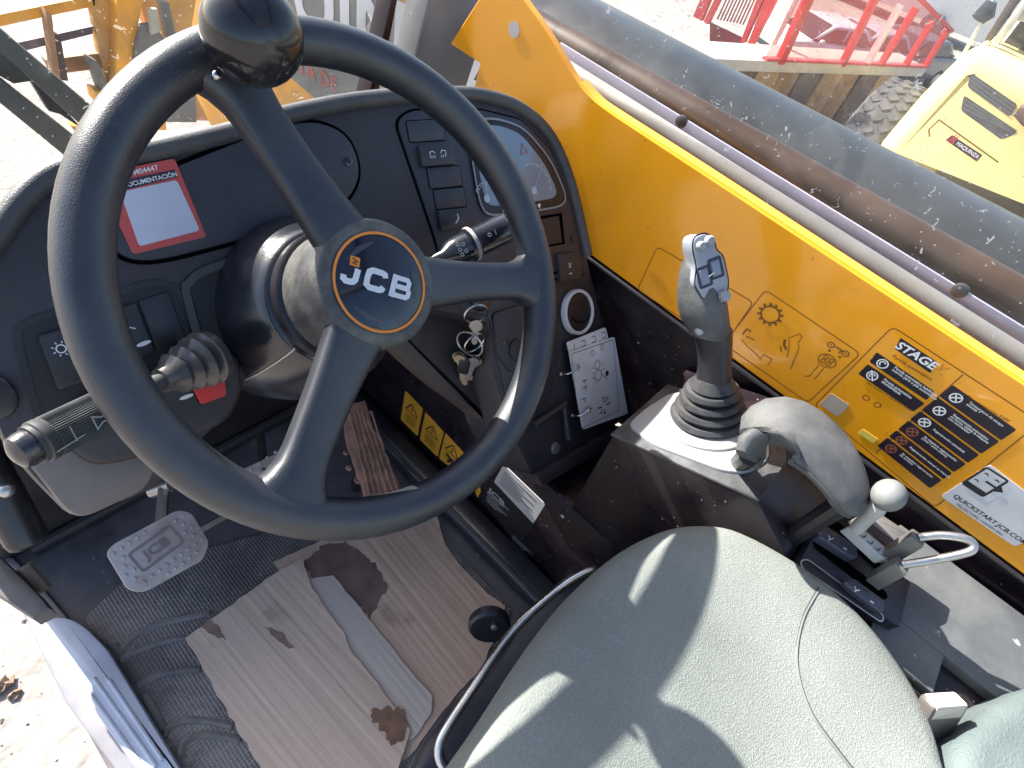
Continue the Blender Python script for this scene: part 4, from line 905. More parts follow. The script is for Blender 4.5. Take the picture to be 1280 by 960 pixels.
t, o = sheet('cardboard_sheet', 'long buff corrugated cardboard with a torn edge beside the rubber mat', [(231,797),(300,748),(342,718),(379,697),(384,716),(392,736),(412,768),(430,790),(436,810),(456,833),(472,855),(494,887),(513,912),(490,985),(340,985)], .0152, .0045, CB1, .002)
mb = MB(); mb.prism(FL, jag(zpl([(462,886),(485,882),(508,892),(510,915),(494,932),(480,920),(468,902)], .0202), .005, .005), .0198, .0203); obj('torn_patch', mb, mat('torn_brown', (.21,.115,.075), .9, var=.3, vscale=60), o)
mb = MB(); mb.prism(FL, jag(zpl([(330,782),(352,790),(368,810),(360,812),(345,800)], .0202), .002, .006), .0198, .0202); obj('stain', mb, mat('stain_tan', (.24,.16,.12), .9, var=.3, vscale=60), o)
mb = MB(); mb.prism(FL, jag(zpl([(250,783),(262,772),(275,785),(283,800),(268,795)], .0202), .002, .006), .0198, .0202); obj('stain', mb, MATS['stain_tan'], o)

# brake pedal
PEDM = mat('pedal_worn', (.50,.45,.44), .42, metal=.3, dust=.75, dcol=(.27,.19,.16), dscale=26)
bc = dp(196,690,.80); BF = Fr(bc, (1,.12,0), (-.1,.86,.5))
bpd = thing('brake_pedal', 'worn steel brake pedal with raised studs and embossed frame', 'pedal', (bc.x, .3, 0))
pp = rpoly(BF.pts([(132,692),(140,681),(222,637),(240,641),(262,678),(254,700),(180,741),(160,738)]), .008, 4)
pad = obj('pad', MB().prism(BF, pp, -.008, 0, bev=.002), PEDM, bpd)
mb = MB(); cen_ = BF.pts([(170,678),(205,662),(215,680),(180,697)])
lg = BF.at(196,685); 
for i in range(13):
    for j in range(9):
        u = -.066+.0108*i+(.0054 if j % 2 else 0); v = -.046+.0112*j
        if abs(u-lg[0]) < .034 and abs(v-lg[1]) < .019: continue
        n_in = False
        for k in range(len(pp)):
            (x1, y1), (x2, y2) = inset(pp if area(pp) > 0 else pp[::-1], .006)[k-1], inset(pp if area(pp) > 0 else pp[::-1], .006)[k]
            if (y1 > v) != (y2 > v) and u < (x2-x1)*(v-y1)/(y2-y1)+x1: n_in = not n_in
        if n_in: mb.lathe(BF.sub(u, v, 0), [(.0030,-.0005),(.0026,.0016),(.0010,.0024)], 8)
obj('studs', mb, PEDM, pad, kind='stuff')
mb = MB(); mb.stroke(BF, rrect(lg[0]-.030, lg[1]-.0155, lg[0]+.030, lg[1]+.0155, .004), .003, .0012, True); textmb(BF, 'JCB', lg[0], lg[1], .019, .0012, bold=.03, sx=1.2, align='CENTER', mb=mb); obj('embossed_frame', mb, mat('emboss_dark', (.26,.20,.19), .5, metal=.4), pad)
mb = MB(); mb.tube([BF.p(.02,.02,-.006), dp(205,612,.86), dp(196,590,.90)], .0085, 10); obj('arm', mb, METAL, bpd)
mb = MB(); mb.tube([dp(190,615,.87), dp(215,606,.86)], .010, 12); obj('pivot', mb, METAL, bpd)
# second pedal beyond the spoke
c2 = dp(330,590,.93); B2 = Fr(c2, (1,.1,0), (-.1,.86,.5)); ip = thing('clutch_pedal', 'small dimpled steel pedal half hidden behind the lower spoke', 'pedal', (c2.x, .35, 0))
p = rpoly(B2.pts([(285,608),(300,588),(345,567),(360,570),(372,596),(350,612),(300,628)]), .008, 4); o = obj('pad', MB().prism(B2, p, -.007, 0, bev=.002), PEDM, ip)
mb = MB()
for i in range(5):
    for j in range(3): mb.lathe(B2.sub(-.03+.016*i, -.02+.018*j, 0), [(.0035,-.0005),(.003,.0018),(.0012,.0028)], 8)
obj('studs', mb, PEDM, o, kind='stuff')
mb = MB(); mb.tube([B2.p(.0,.0,-.004), dp(325,545,1.0)], .008, 8); obj('arm', mb, CABM, ip)
mb = MB(); mb.tube([dp(240,668,.9), dp(290,640,.95)], .006, 8); obj('link_rod', mb, METAL, ip)
# accelerator
c3 = dp(470,575,1.02); B3 = Fr(c3, (.98,-.1,.0), (.15,.9,.42)); ap = thing('accelerator_pedal', 'long ridged accelerator pedal caked in brown mud', 'pedal', (c3.x, .15, 0))
MUD = mat('mud_brown', (.30,.16,.115), .85, bump=.7, bscale=60, var=.4, vscale=40, dust=.3, dcol=(.22,.14,.11), bdist=.004)
p = jag(B3.pts([(426,508),(456,500),(470,540),(508,625),(464,636),(436,560)]), .002, .012); po = obj('tread', MB().prism(B3, p, -.014, 0, bev=.003), MUD, ap)
for k in range(6):
    a = B3.at(437+k*5.2, 514); b = B3.at(462+k*7.6, 618); mb = MB(); mb.tube([B3.p(a[0]+(b[0]-a[0])*t+random.uniform(-.0015,.0015), a[1]+(b[1]-a[1])*t, random.uniform(-.001,.002)) for t in [i/14 for i in range(15)]], [random.uniform(.0016,.0036) for _ in range(15)], 6); obj('ridge', mb, MUD, po)
mb = MB(); mb.tube([B3.p(0,.03,-.012), V((c3.x, c3.y+.06, .0))], .01, 8); obj('hinge', mb, CABM, ap)
for c, r in (((436,585),.006),((448,600),.008),((432,566),.005)): 
    o = MB().ball(dp(*c, 1.03), r, 8, (1,1.2,.6)); obj('mud_clod', o, MUD, ap)

# door sill and grab tube
SILL = mat('sill_plate_paint', (.52,.56,.66), .4, dust=.2, dcol=(.4,.38,.36), spots=.5)
dsl = thing('door_sill', 'pale blue-grey ribbed step plate along the open door side', 'sill', (-.38,.1,0))
obj('edge_rail', MB().prism(FL, zpl([(-20,690),(20,740),(60,830),(85,880),(180,1010),(260,1010),(150,870),(100,790),(60,742),(20,700)], .0), -.05, .010, bev=.004), mat('sill_steel', (.30,.29,.31), .35, metal=.4, dust=.3), dsl)
p = rpoly(zpl([(48,790),(58,770),(88,772),(108,784),(135,812),(240,985),(186,985)], .026), .012, 5); pt_ = obj('step_plate', MB().prism(FL, p, .0102, .026, bev=.005), SILL, dsl)
for a, b in (((100,850),(190,975)),((117,848),(195,958)),((136,850),(203,950))):
    A_ = zpt(*a, .026); B_ = zpt(*b, .026); mb = MB(); mb.tube([A_, A_.lerp(B_,.5), B_], .0032, 8); obj('rib', mb, SILL, pt_)
gt = thing('grab_tube', 'thick black tube with rounded end fixed beside the door opening', 'handle', (-.33,.28,.3))
mb = MB(); mb.tube([dp(-30,560,.70), dp(-5,605,.72), dp(32,672,.74), dp(36,679,.742), dp(38,682,.743)], [.024,.024,.024,.0215,.014], 20); obj('tube', mb, mat('tube_gloss', (.012,.012,.016), .22, dust=.1), gt)
mb = MB(); mb.ball(dp(8,613,.685), .009, 12); obj('bolt', mb, METAL, gt)
obj('bracket', MB().prism(FL, zpl([(-40,660),(-5,690),(48,742),(62,760),(40,772),(-40,720)], .2), .17, .2, bev=.005), mat('bracket_grey', (.09,.085,.085), .5, dust=.4), gt)
obj('hinge_pin', MB().tube([dp(30,708,.78), dp(56,738,.79)], .010, 10), mat('hinge_tan', (.22,.17,.13), .6, metal=.4, dust=.3), gt)

# ================================================================== FRAME AND GLASS
def glassmat(name, dirt):
    M = bpy.data.materials.new(name); M.use_nodes = True; t = M.node_tree; N = t.nodes.new; L = t.links.new
    for n in list(t.nodes):
        if n.type == 'BSDF_PRINCIPLED': t.nodes.remove(n)
    out = [n for n in t.nodes if n.type == 'OUTPUT_MATERIAL'][0]
    tr = N('ShaderNodeBsdfTransparent'); tr.inputs[0].default_value = (.97,.98,.98,1); gl = N('ShaderNodeBsdfGlossy'); gl.inputs['Roughness'].default_value = .02
    lw_ = N('ShaderNodeLayerWeight'); lw_.inputs[0].default_value = .25
    mp = N('ShaderNodeMapRange'); mp.inputs[3].default_value = .015; mp.inputs[4].default_value = .35; L(lw_.outputs['Fresnel'], mp.inputs[0])
    m1 = N('ShaderNodeMixShader'); L(mp.outputs[0], m1.inputs[0]); L(tr.outputs[0], m1.inputs[1]); L(gl.outputs[0], m1.inputs[2])
    df = N('ShaderNodeBsdfDiffuse'); df.inputs[0].default_value = (.75,.75,.75,1); tl = N('ShaderNodeBsdfTranslucent'); tl.inputs[0].default_value = (.75,.75,.75,1)
    md = N('ShaderNodeMixShader'); md.inputs[0].default_value = .5; L(df.outputs[0], md.inputs[1]); L(tl.outputs[0], md.inputs[2])
    tc = N('ShaderNodeTexCoord')
    n1 = N('ShaderNodeTexNoise'); n1.inputs['Scale'].default_value = 95; n1.inputs['Detail'].default_value = 2; n1.inputs['Distortion'].default_value = 1.2; L(tc.outputs['Object'], n1.inputs[0])
    r1 = N('ShaderNodeMapRange'); r1.inputs[1].default_value = .705; r1.inputs[2].default_value = .735; r1.inputs[4].default_value = .8*dirt; L(n1.outputs[0], r1.inputs[0])
    n2 = N('ShaderNodeTexNoise'); n2.inputs['Scale'].default_value = 6; n2.inputs['Detail'].default_value = 8; L(tc.outputs['Object'], n2.inputs[0])
    r2 = N('ShaderNodeMapRange'); r2.inputs[1].default_value = .4; r2.inputs[2].default_value = .8; r2.inputs[3].default_value = .012*dirt; r2.inputs[4].default_value = .08*dirt; L(n2.outputs[0], r2.inputs[0])
    vo = N('ShaderNodeTexVoronoi'); vo.inputs['Scale'].default_value = 60; vo.inputs['Randomness'].default_value = 1; L(tc.outputs['Object'], vo.inputs[0])
    r4 = N('ShaderNodeMapRange'); r4.inputs[1].default_value = .10; r4.inputs[2].default_value = .05; r4.inputs[4].default_value = .5*dirt; L(vo.outputs['Distance'], r4.inputs[0])
    mx0 = N('ShaderNodeMath'); mx0.operation = 'MAXIMUM'; L(r1.outputs[0], mx0.inputs[0]); L(r2.outputs[0], mx0.inputs[1])
    mx = N('ShaderNodeMath'); mx.operation = 'MAXIMUM'; L(mx0.outputs[0], mx.inputs[0]); L(r4.outputs[0], mx.inputs[1])
    m2 = N('ShaderNodeMixShader'); L(mx.outputs[0], m2.inputs[0]); L(m1.outputs[0], m2.inputs[1]); L(md.outputs[0], m2.inputs[2]); L(m2.outputs[0], out.inputs[0]); return M
swd = thing('side_window', 'dirty speckled right cab window pane above the yellow panel', 'window', (.53,-.4,.7))
obj('pane', MB().box(Fr((.565,0,0),(0,-1,0),(0,0,1)), -.42, 1.1, .69, 1.8, -.002, .002), glassmat('dirty_glass', 1.), swd)
wsd = thing('windscreen', 'clear sloping front windscreen pane with dark rubber edge', 'window', (0,.6,.5))
WS = Fr((0,.56,.5), (1,0,0), (0,-.26,1))
obj('pane', MB().box(WS, -.42, .46, .0, 1.3, -.002, .002), glassmat('front_glass', .25), wsd)
ap_ = thing('front_pillar', 'grey front cab pillar between windscreen and side window', 'pillar', (.5,.5,.4))
AP = Fr((0,.46,0), (1,0,0), (0,0,1))
p = AP.pts([(545,-30),(628,-30),(570,150),(500,150)]); obj('post', MB().prism(AP, p, -.05, 0, bev=.004), mat('pillar_grey', (.20,.20,.195), .45, dust=.1), ap_)
p = AP.pts([(495,-30),(502,-30),(470,130),(458,130)], .0); obj('seal', MB().prism(AP, p, -.03, .002, bev=.002), mat('seal_plum', (.02,.006,.014), .4), wsd)

# ================================================================== OUTSIDE: our own machine
BOOMM = mat('boom_grey_paint', (.026,.028,.029), .32, var=.15, dust=.18, dcol=(.12,.125,.125), dscale=5)
bm = thing('lift_boom', 'massive dark grey rounded boom running along the cab window', 'boom', (.98,-.5,.3))
mb = MB(); mb.tube([(.98,3.2,.575),(.98,1.0,.552),(.98,-3.5,.505)], .2, 48); obj('boom_tube', mb, BOOMM, bm)
REFL = mat('reflection_brown', (.045,.024,.012), .35, dust=.3, dcol=(.10,.055,.03)); OCH = mat('reflection_ochre', (.26,.12,.03), .45, dust=.2)  # brown tubes added to imitate the reflection stripes on the boom
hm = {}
for th, r, m_, lab in ((137, .030, REFL, 'thick brown tube imitating a reflection stripe along the boom, upper of three'), (147, .012, OCH, 'thin ochre tube imitating a reflection stripe, between the two brown ones'), (155, .026, REFL, 'brown tube imitating a reflection stripe, lowest of three, beside the lavender strip')):
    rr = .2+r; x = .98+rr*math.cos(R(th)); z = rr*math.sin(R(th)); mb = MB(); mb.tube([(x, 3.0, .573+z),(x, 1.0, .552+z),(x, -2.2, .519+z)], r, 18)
    obj('reflection_tube', mb, m_, None, lab, 'reflection stripe', 'reflection stripes along the boom')
P6 = Fr((.60,0,0), (0,-1,0), (0,0,1)); a = P6.at(690,75); b = P6.at(1300,462)
mb = MB(); d_ = ((b[0]-a[0]), (b[1]-a[1])); mb.tube([P6.p(a[0]-d_[0]*.5, a[1]-d_[1]*.5), P6.p(*a), P6.p(*b), P6.p(b[0]+d_[0]*.5, b[1]+d_[1]*.5)], .0138, 18)
obj('steel_pipe', mb, mat('pipe_white', (.36,.335,.30), .4, dust=.4, dcol=(.36,.26,.19), dscale=16, spots=.5, spcol=(.06,.05,.05), spscale=130), None, 'pale dusty steel pipe running behind the yellow panel lip', 'pipe')
P7 = Fr((.66,0,0), (0,-1,0), (0,0,1)); p = P7.pts([(700,53),(1310,428),(1310,453),(700,73)]); kb_ = thing('cable_tray', 'flat lavender grey strip between the steel pipe and the boom', 'strip', (.66,-.3,.5))
obj('strip', MB().prism(P7, p, -.004, .0, bev=.001), mat('strip_lavender', (.34,.32,.42), .45, dust=.2), kb_)
for c in ((852,152),(1200,363)):
    u, v = P7.at(*c); obj('clip', MB().lathe(P7.sub(u, v, .0), [(.010,-.002),(.010,.003),(.007,.005)], 20), mat('clip_dark', (.03,.025,.025), .4), kb_)

# fork carriage ahead of the windscreen
FY = Fr((0,2.6,0), (1,0,0), (0,0,1))
fc = thing('fork_carriage', 'yellow steel fork carriage with cross bars seen through the windscreen', 'fork carriage', (.5,2.6,-.9))
def part(nm, px, h0, h1, m_, bev=.004, par=fc, fr=FY): return obj(nm, MB().prism(fr, fr.pts(px), h0, h1, bev=bev), m_, par)
YB = mat('carriage_yellow', (.82,.36,.02), .45, var=.2, dust=.3, dcol=(.5,.32,.16))
RUST = mat('carriage_brown', (.34,.17,.07), .6, var=.3, dust=.3)
GM = mat('carriage_grey', (.13,.13,.12), .5, dust=.3)
part('top_bar', [(-20,22),(120,-6),(120,8),(-20,38)], -.08, 0, YB)
part('middle_bar', [(-10,62),(118,34),(118,44),(-10,76)], -.06, -.01, mat('bar_violet', (.10,.07,.09), .5))
part('lower_bar', [(60,78),(135,68),(135,88),(70,96)], -.08, -.02, RUST)
part('side_column', [(138,-12),(172,-12),(165,22),(160,60),(150,112),(134,112),(138,60)], -.06, .06, YB)
part('inner_plate', [(112,-12),(140,-12),(138,60),(134,112),(124,60)], -.05, .0, mat('plate_tan', (.66,.36,.09), .5, var=.25, dust=.4))
part('guard_plate', [(165,22),(178,20),(196,40),(205,62),(190,74),(172,76),(157,68),(158,50)], .06, .08, GM)
part('latch', [(172,0),(182,0),(186,28),(175,32)], .08, .1, mat('latch_pale', (.45,.44,.36), .5), 0)
part('cylinder', [(50,5),(58,12),(70,95),(62,98)], .0, .05, RUST)
part('upright', [(58,38),(72,42),(82,98),(66,96)], -.02, .03, mat('upright_dark', (.07,.05,.04), .6))
part('fork_arm', [(104,66),(116,72),(130,108),(118,106)], .0, .06, GM)
part('fork_lug', [(108,104),(124,108),(120,122),(110,118)], .0, .08, YB)
part('rear_plate', [(172,-12),(300,-12),(300,70),(205,62),(196,40),(190,20)], -.16, -.10, mat('rear_tan', (.66,.34,.07), .5, var=.2, dust=.4))
part('side_gusset', [(165,60),(230,40),(262,62),(250,112),(190,118),(168,96)], -.15, -.11, YB)
part('hose_guard', [(196,0),(206,0),(214,36),(232,58),(222,62),(204,44)], .0, .04, GM)
part('floor_step', [(70,138),(100,142),(108,152),(78,148)], .1, .14, YB, 0)
part('foot_plate', [(215,122),(252,116),(254,160),(216,160)], -.1, -.06, GM)
part('foot_block', [(252,116),(300,105),(300,160),(254,160)], -.12, -.08, mat('block_orange', (.62,.30,.12), .5, var=.2))
part('foot_edge', [(190,140),(215,136),(216,170),(185,170)], -.1, -.06, YB)
# mirror arms outside the screen
MY = Fr((0,.95,0), (1,0,0), (0,0,1)); ma = thing('wiper_arms', 'pair of dark green-grey arms crossing outside the windscreen corner', 'arm', (-.1,.9,.45))
AM = mat('arm_grey', (.075,.09,.085), .45, dust=.2)
part('upper_arm', [(-20,18),(-20,46),(112,166),(130,146)], -.02, .01, AM, .004, ma, MY)
part('lower_arm', [(-20,82),(-20,112),(100,210),(125,196)], -.02, .01, AM, .004, ma, MY)
part('link_plate', [(-20,50),(8,55),(50,108),(24,112),(-20,88)], -.03, -.021, mat('link_grey', (.11,.13,.125), .5), .003, ma, MY)
part('pivot_block', [(46,110),(56,110),(112,170),(82,150),(68,146)], -.04, -.021, mat('link_dark', (.045,.04,.045), .5), .003, ma, MY)

# dealer board
SG = Fr(dp(430,40,1.35), (.19,-.98,0), (0,0,1))
sg = thing('dealer_board', 'yellow board with grey band, big white letters and red lettering', 'sign', SG.p(0,-1,0))
sg.location = (SG.o.x, SG.o.y, -.2)
part('board', [(270,-160),(700,60),(690,230),(300,230),(230,90)], -.04, 0, YB, .003, sg, SG)
gb_ = part('grey_band', [(180,-170),(480,2),(640,85),(640,190),(470,190),(402,129),(352,86),(300,40),(180,-60)], .0005, .003, mat('band_grey', (.20,.21,.20), .5, dust=.2), 0, sg, SG)
u, v = SG.at(358, 18); obj('lettering', textmb(SG, 'MAQUINZA', u-.447, v+.060, .208, .0045, bold=.02), WHITE, sg)
u, v = SG.at(423, 113); obj('small_lettering', textmb(SG, 'VENTA DE', u, v+.010, .049, .0045, bold=.015, align='RIGHT'), ink('salmon_print', (.55,.12,.11)), sg)
u, v = SG.at(433, 119); obj('small_lettering', textmb(SG, 'mq', u-.005, v+.005, .026, .0045, bold=.015), INK, sg)
u, v = SG.at(567, 103); mb = MB(); mb.stroke(SG, circ(u, v, .0187, 20), .0057, .0045, True); textmb(SG, 'R', u, v, .0286, .0045, bold=.02, align='CENTER', mb=mb); obj('registered_mark', mb, MATS['salmon_print'], sg)

# ================================================================== OUTSIDE: yard
def groundmat():
    M = mat('yard_dirt', (.25,.22,.195), .9, var=.35, vscale=3, dust=.6, dcol=(.38,.345,.315), dscale=.5, bump=.6, bscale=14, bdist=.03); return M
GZ = -1.35; LOWZ = -3.7
xs = [-240,-120,-60,-30,-15,-8,-4,-2,-1,0,1,2,3,4,5,6,7,8,9] + [9.5+.5*k for k in range(16)] + [18,20,24,30,40,60,120,240]
ys = [-240,-120,-60,-30,-15,-8,-4,-2,-1,0,1,2,3,4,6,8,10,15,30,60,120,240]
def gz(x):
    t = max(0., min(1., (x-9.)/8.)); return GZ+(LOWZ-GZ)*t*t*(3-2*t)
mb = MB(); nx = len(xs)
mb.add([(x, y, gz(x)) for y in ys for x in xs], [(j*nx+i, j*nx+i+1, (j+1)*nx+i+1, (j+1)*nx+i) for j in range(len(ys)-1) for i in range(nx-1)])
struct('ground', mb, groundmat(), smooth=False)
for c, r, lab in (((2,858),.030,'larger broken brown stone on the bright ground below the door sill'),((20,868),.017,'smaller brown stone beside the larger one below the door sill')):
    g_ = zpt(*c, GZ); mb = MB(); mb.ball(g_+V((0,0,r*.35)), r, 9, (1.3,.8,.6)); mb.v = [tuple(V(q)+V((random.uniform(-1,1),random.uniform(-1,1),random.uniform(-1,1)))*r*.28) for q in mb.v]
    obj('stone', mb, mat('stone_brown', (.20,.13,.09), .95, var=.4, vscale=60, bump=.6, bscale=90), None, lab, 'stone', 'stones below the sill', smooth=False)
# loose gravel strewn on the ground by the step
mb = MB()
for k in range(190):
    x = random.uniform(-1.3, -.5); y = random.uniform(-.1, 1.9); r = random.choice((.003,.004,.005,.007,.010)); c_ = V((x, y, GZ+r*.3))
    mb.add([c_+V((r*random.uniform(.7,1.3)*a, r*random.uniform(.7,1.3)*b, r*.6*c2)) for a, b, c2 in ((1,0,0),(-1,0,0),(0,1,0),(0,-1,0),(0,0,1))], [(0,2,4),(2,1,4),(1,3,4),(3,0,4)])
obj('gravel', mb, mat('gravel_tan', (.33,.28,.24), .9, var=.5, vscale=40), None, 'loose tan gravel strewn on the ground beside the step', 'gravel', kind='stuff', smooth=False)
# raised trailer bed with red mesh sides
RED = mat('red_paint', (.50,.04,.04), .5, var=.15, dust=.25, dcol=(.6,.25,.22))
A_ = zpt(955,75,-.2); B_ = zpt(1158,84,-.2); TF = Fr(A_, B_-A_, (0,0,1)); LT = (B_-A_).length
tr = thing('cage_trailer', 'flat trailer with timber side and red mesh cage, white cars behind it', 'trailer', (A_.x, A_.y, GZ))
obj('bed', MB().box(TF, -.6, LT, -.09, 0, -.35, .02, bev=.01), mat('bed_concrete', (.52,.47,.40), .7, dust=.2), tr)
for k in range(9): 
    obj('timber_board', MB().box(TF, -.6+k*LT*.12, -.6+(k+1)*LT*.12-.02, -.78, -.091, -.33+(k%2)*.015, -.03+(k%3)*.01, bev=.008), mat('timber_%d' % (k % 3), [(.26,.15,.07),(.10,.06,.05),(.34,.21,.10)][k % 3], .7, var=.3, dust=.2), tr)
for u_ in (.3, LT-.5): obj('landing_leg', MB().box(TF, u_-.05, u_+.05, GZ-A_.z, -.091, -.2, -.1), CABM, tr)
def post(px0, px1, wd, par, nm='post', m_=RED):
    a = TF.at(*px0); b = TF.at(*px1); mb = MB(); mb.prism(TF, [(a[0]-wd/2, a[1]),(a[0]+wd/2, a[1]),(b[0]+wd/2, b[1]),(b[0]-wd/2, b[1])], -.03, .03); return obj(nm, mb, m_, par)
post((974,79),(1016,-14), .075, tr); post((1052,82),(1100,-14), .045, tr); post((1100,82),(1145,10), .04, tr); post((1131,83),(1166,26), .03, tr); post((1156,84),(1184,38), .03, tr)
post((1082,82),(1126,6), .035, tr, 'post', mat('post_pale', (.62,.50,.50), .5))
obj('bottom_rail', MB().box(TF, 0, LT, .0, .02, -.03, .03), RED, tr)
def meshmat():
    M = bpy.data.materials.new('red_mesh'); M.use_nodes = True; t = M.node_tree; b = t.nodes['Principled BSDF']; b.inputs['Base Color'].default_value = (.5,.05,.05,1); b.inputs['Roughness'].default_value = .6
    b.inputs['Alpha'].default_value = .3; return M
MM = meshmat()
a = TF.at(1184,38); tl_ = TF.at(1090,-14)
obj('mesh_panel', MB().prism(TF, [(0,.03),(LT,.03),(LT, a[1]),(LT*.45, a[1]+.35),(0, a[1]+.6)], -.004, .004), MM, tr)
obj('top_rail', MB().tube([TF.p(LT, a[1], 0), TF.p(LT*.45, a[1]+.35, 0), TF.p(0, a[1]+.6, 0)], .02, 8), RED, tr)
# second red frame nearer, at the boom edge
A2 = zpt(872,18,-.25); B2_ = zpt(962,60,-.25); T2 = Fr(A2, B2_-A2, (0,0,1)); L2_ = (B2_-A2).length
gt2 = thing('red_gate', 'red steel gate with barred mesh standing beside the trailer', 'gate', (A2.x, A2.y, GZ))
def p2(px, nm, m_, h0=-.03, h1=.03): return obj(nm, MB().prism(T2, T2.pts(px), h0, h1), m_, gt2)
p2([(868,20),(878,26),(892,-8),(880,-8)], 'post', RED); p2([(881,27),(886,30),(905,-8),(898,-8)], 'post', RED)
p2([(927,52),(932,53),(958,-8),(950,-8)], 'post', RED); p2([(935,56),(942,58),(975,-8),(960,-8)], 'post', RED)
p2([(886,28),(927,48),(927,300),(886,300)], 'base_plate', mat('gate_base', (.2,.05,.05), .6), -.05, -.02)
for k in range(9):
    p2([(896+k*4.0,24-.4*k+k*1.2),(897.3+k*4.0,24.6-.4*k+k*1.2),(912+k*4.4,-8),(910.6+k*4.4,-8)], 'mesh_bar', mat('bar_maroon', (.22,.06,.08), .6), -.008, .008)
p2([(958,70),(962,71),(1002,-8),(997,-8)], 'edge_post', mat('post_white', (.62,.60,.57), .5), -.02, .02)

# parked cars
def car(loc, yaw, col, label, L=4.1, W=1.72, H=1.45):
    t = thing('parked_car', label, 'car', loc, 'cars parked behind the trailer'); c, s_ = math.cos(yaw), math.sin(yaw); f = Fr(loc, (c, s_, 0), (-s_, c, 0))
    P = mat('car_paint_%s' % col[0], col[1], .25, coat=.5, dust=.1); G = mat('car_glass', (.03,.035,.04), .08); T = mat('car_tyre', (.02,.02,.02), .8)
    prof = [(-2.05,.35),(-2.05,.75),(-1.95,.92),(-1.1,.98),(-.35,1.42),(1.0,1.44),(1.75,1.02),(2.02,.95),(2.05,.35)]
    side = Fr(f.p(0,-W/2,0), f.x, V((0,0,1)))
    low = [(-2.05,.28),(-2.06,.72),(-1.93,.90),(-1.05,.97),(1.72,1.0),(2.0,.92),(2.05,.30)]
    obj('body', MB().prism(side, rpoly(low, .12, 4), -W, 0, bev=.08, both=True, seg=3), P, t)
    cab = [(-1.12,.96),(-.38,1.42),(.95,1.45),(1.72,1.0)]
    s2 = Fr(f.p(0,-W/2+.10,0), f.x, V((0,0,1)))
    obj('cabin', MB().prism(s2, rpoly(cab, .1, 4), -W+.2, 0, bev=.08, both=True, seg=3), P, t)
    obj('windscreen', MB().prism(Fr(f.p(-1.12,0,.97), f.y, f.x*.74+V((0,0,.46))), rpoly([(-.72,.06),(.72,.06),(.60,.82),(-.60,.82)], .06), -.0, .012), G, t)
    for k in (0, 1):
        sd2 = Fr(f.p(0,-W/2+.10-.006 if k == 0 else W/2-.10+.006,0), f.x, V((0,0,1)))
        for q in ([(-.92,1.0),(-.38,1.36),(.12,1.37),(.12,1.0)],[(.2,1.0),(.2,1.37),(.85,1.37),(1.35,1.03)]): obj('side_window', MB().prism(sd2, rpoly(q, .04), -.006, .006), G, t)
        for x in (-1.3, 1.25):
            wf = Fr(f.p(x, (-1 if k == 0 else 1)*(W/2-.09), .31), f.x, V((0,0,1))); o = obj('wheel', MB().lathe(wf, [(.2,-.10),(.31,-.09),(.31,.09),(.2,.10)], 24), T, t); obj('rim', MB().lathe(wf, [(.19,-.105),(.19,.105)], 16), METAL, o)
        obj('headlight', MB().ball(f.p(-1.98, (-1 if k == 0 else 1)*.62, .68), .13, 12, (.5,1.,.7)), mat('lamp_clear', (.5,.5,.52), .1), t)
        obj('wing_mirror', MB().ball(f.p(-.85, (-1 if k == 0 else 1)*.95, 1.02), .1, 10, (.6,1,.7)), P, t)
    obj('bumper_grille', MB().prism(Fr(f.p(-2.06,0,.45), -f.y, V((0,0,1))), rpoly([(-.5,0),(.5,0),(.45,.14),(-.45,.14)], .03), 0, .012), G, t)
    return t
g1 = zpt(1014,44,LOWZ+1.05); car((g1.x+1.1, g1.y, LOWZ), R(-28), ('white',(.62,.62,.62)), 'white car behind the red mesh, beside the pale fence post')
g2 = zpt(1068,52,LOWZ+1.05); car((g2.x+1.1, g2.y, LOWZ), R(-24), ('silver',(.40,.40,.42)), 'silver car behind the red mesh, between the white and the dark car')
g3 = zpt(1128,60,LOWZ+1.05); car((g3.x+1.1, g3.y, LOWZ), R(-20), ('dark',(.06,.06,.07)), 'dark car behind the red mesh, at the far end of the cage')
# road roller
RX = Fr((5.2,0,0), (0,-1,0), (0,0,1))
rr_ = thing('road_roller', 'pale yellow road roller with slotted hood, name badge and lugged tyre', 'road roller', (5.8,-.3,GZ))
RY = mat('roller_yellow', (.88,.72,.27), .35, var=.06, coat=.3, dust=.15, dcol=(.8,.75,.6))
hood = RX.pts([(1085,196),(1112,163),(1150,118),(1205,64),(1226,60),(1300,96),(1380,140),(1400,330),(1220,300),(1120,240)])
ho = obj('hood', MB().prism(RX, rpoly(hood, .12, 5), -1.6, 0, bev=.16, seg=5), RY, rr_)
VD = mat('vent_dark', (.10,.10,.095), .6, dust=.3)
for q in ([(1209,108),(1214,91),(1272,131),(1262,146)],[(1201,138),(1205,119),(1271,163),(1268,168),(1252,175)]):
    p = RX.pts(q, .002); o = obj('vent', MB().prism(RX, rpoly(p, .02), -.01, .004), VD, rr_)
    cx_ = sum(a for a, b in p)/len(p)
    for k in range(3):
        a = V(q[0]).lerp(V(q[1]), (k+.7)/3.4); b = V(q[3]).lerp(V(q[2]), (k+.7)/3.4); mb = MB(); mb.stroke(RX, RX.pts([tuple(a), tuple(b)], .006), .012, .007); obj('slat', mb, mat('slat_grey', (.16,.16,.15), .5), o)
bq = RX.pts([(1182,175),(1190,169),(1228,194),(1221,202)], .004); rot = math.atan2(bq[2][1]-bq[1][1], bq[2][0]-bq[1][0])
bo_ = obj('name_badge', MB().prism(RX, bq, 0, .008), mat('badge_maroon', (.06,.02,.035), .4), rr_)
fb = RX.sub((bq[0][0]+bq[1][0])/2, (bq[0][1]+bq[1][1])/2, 0, rot); bl = (V(bq[2])-V(bq[1])).length
obj('badge_lettering', textmb(fb, 'MAQUINZA', bl*.27, 0, bl*.135, .010, bold=.02), WHITE, bo_)
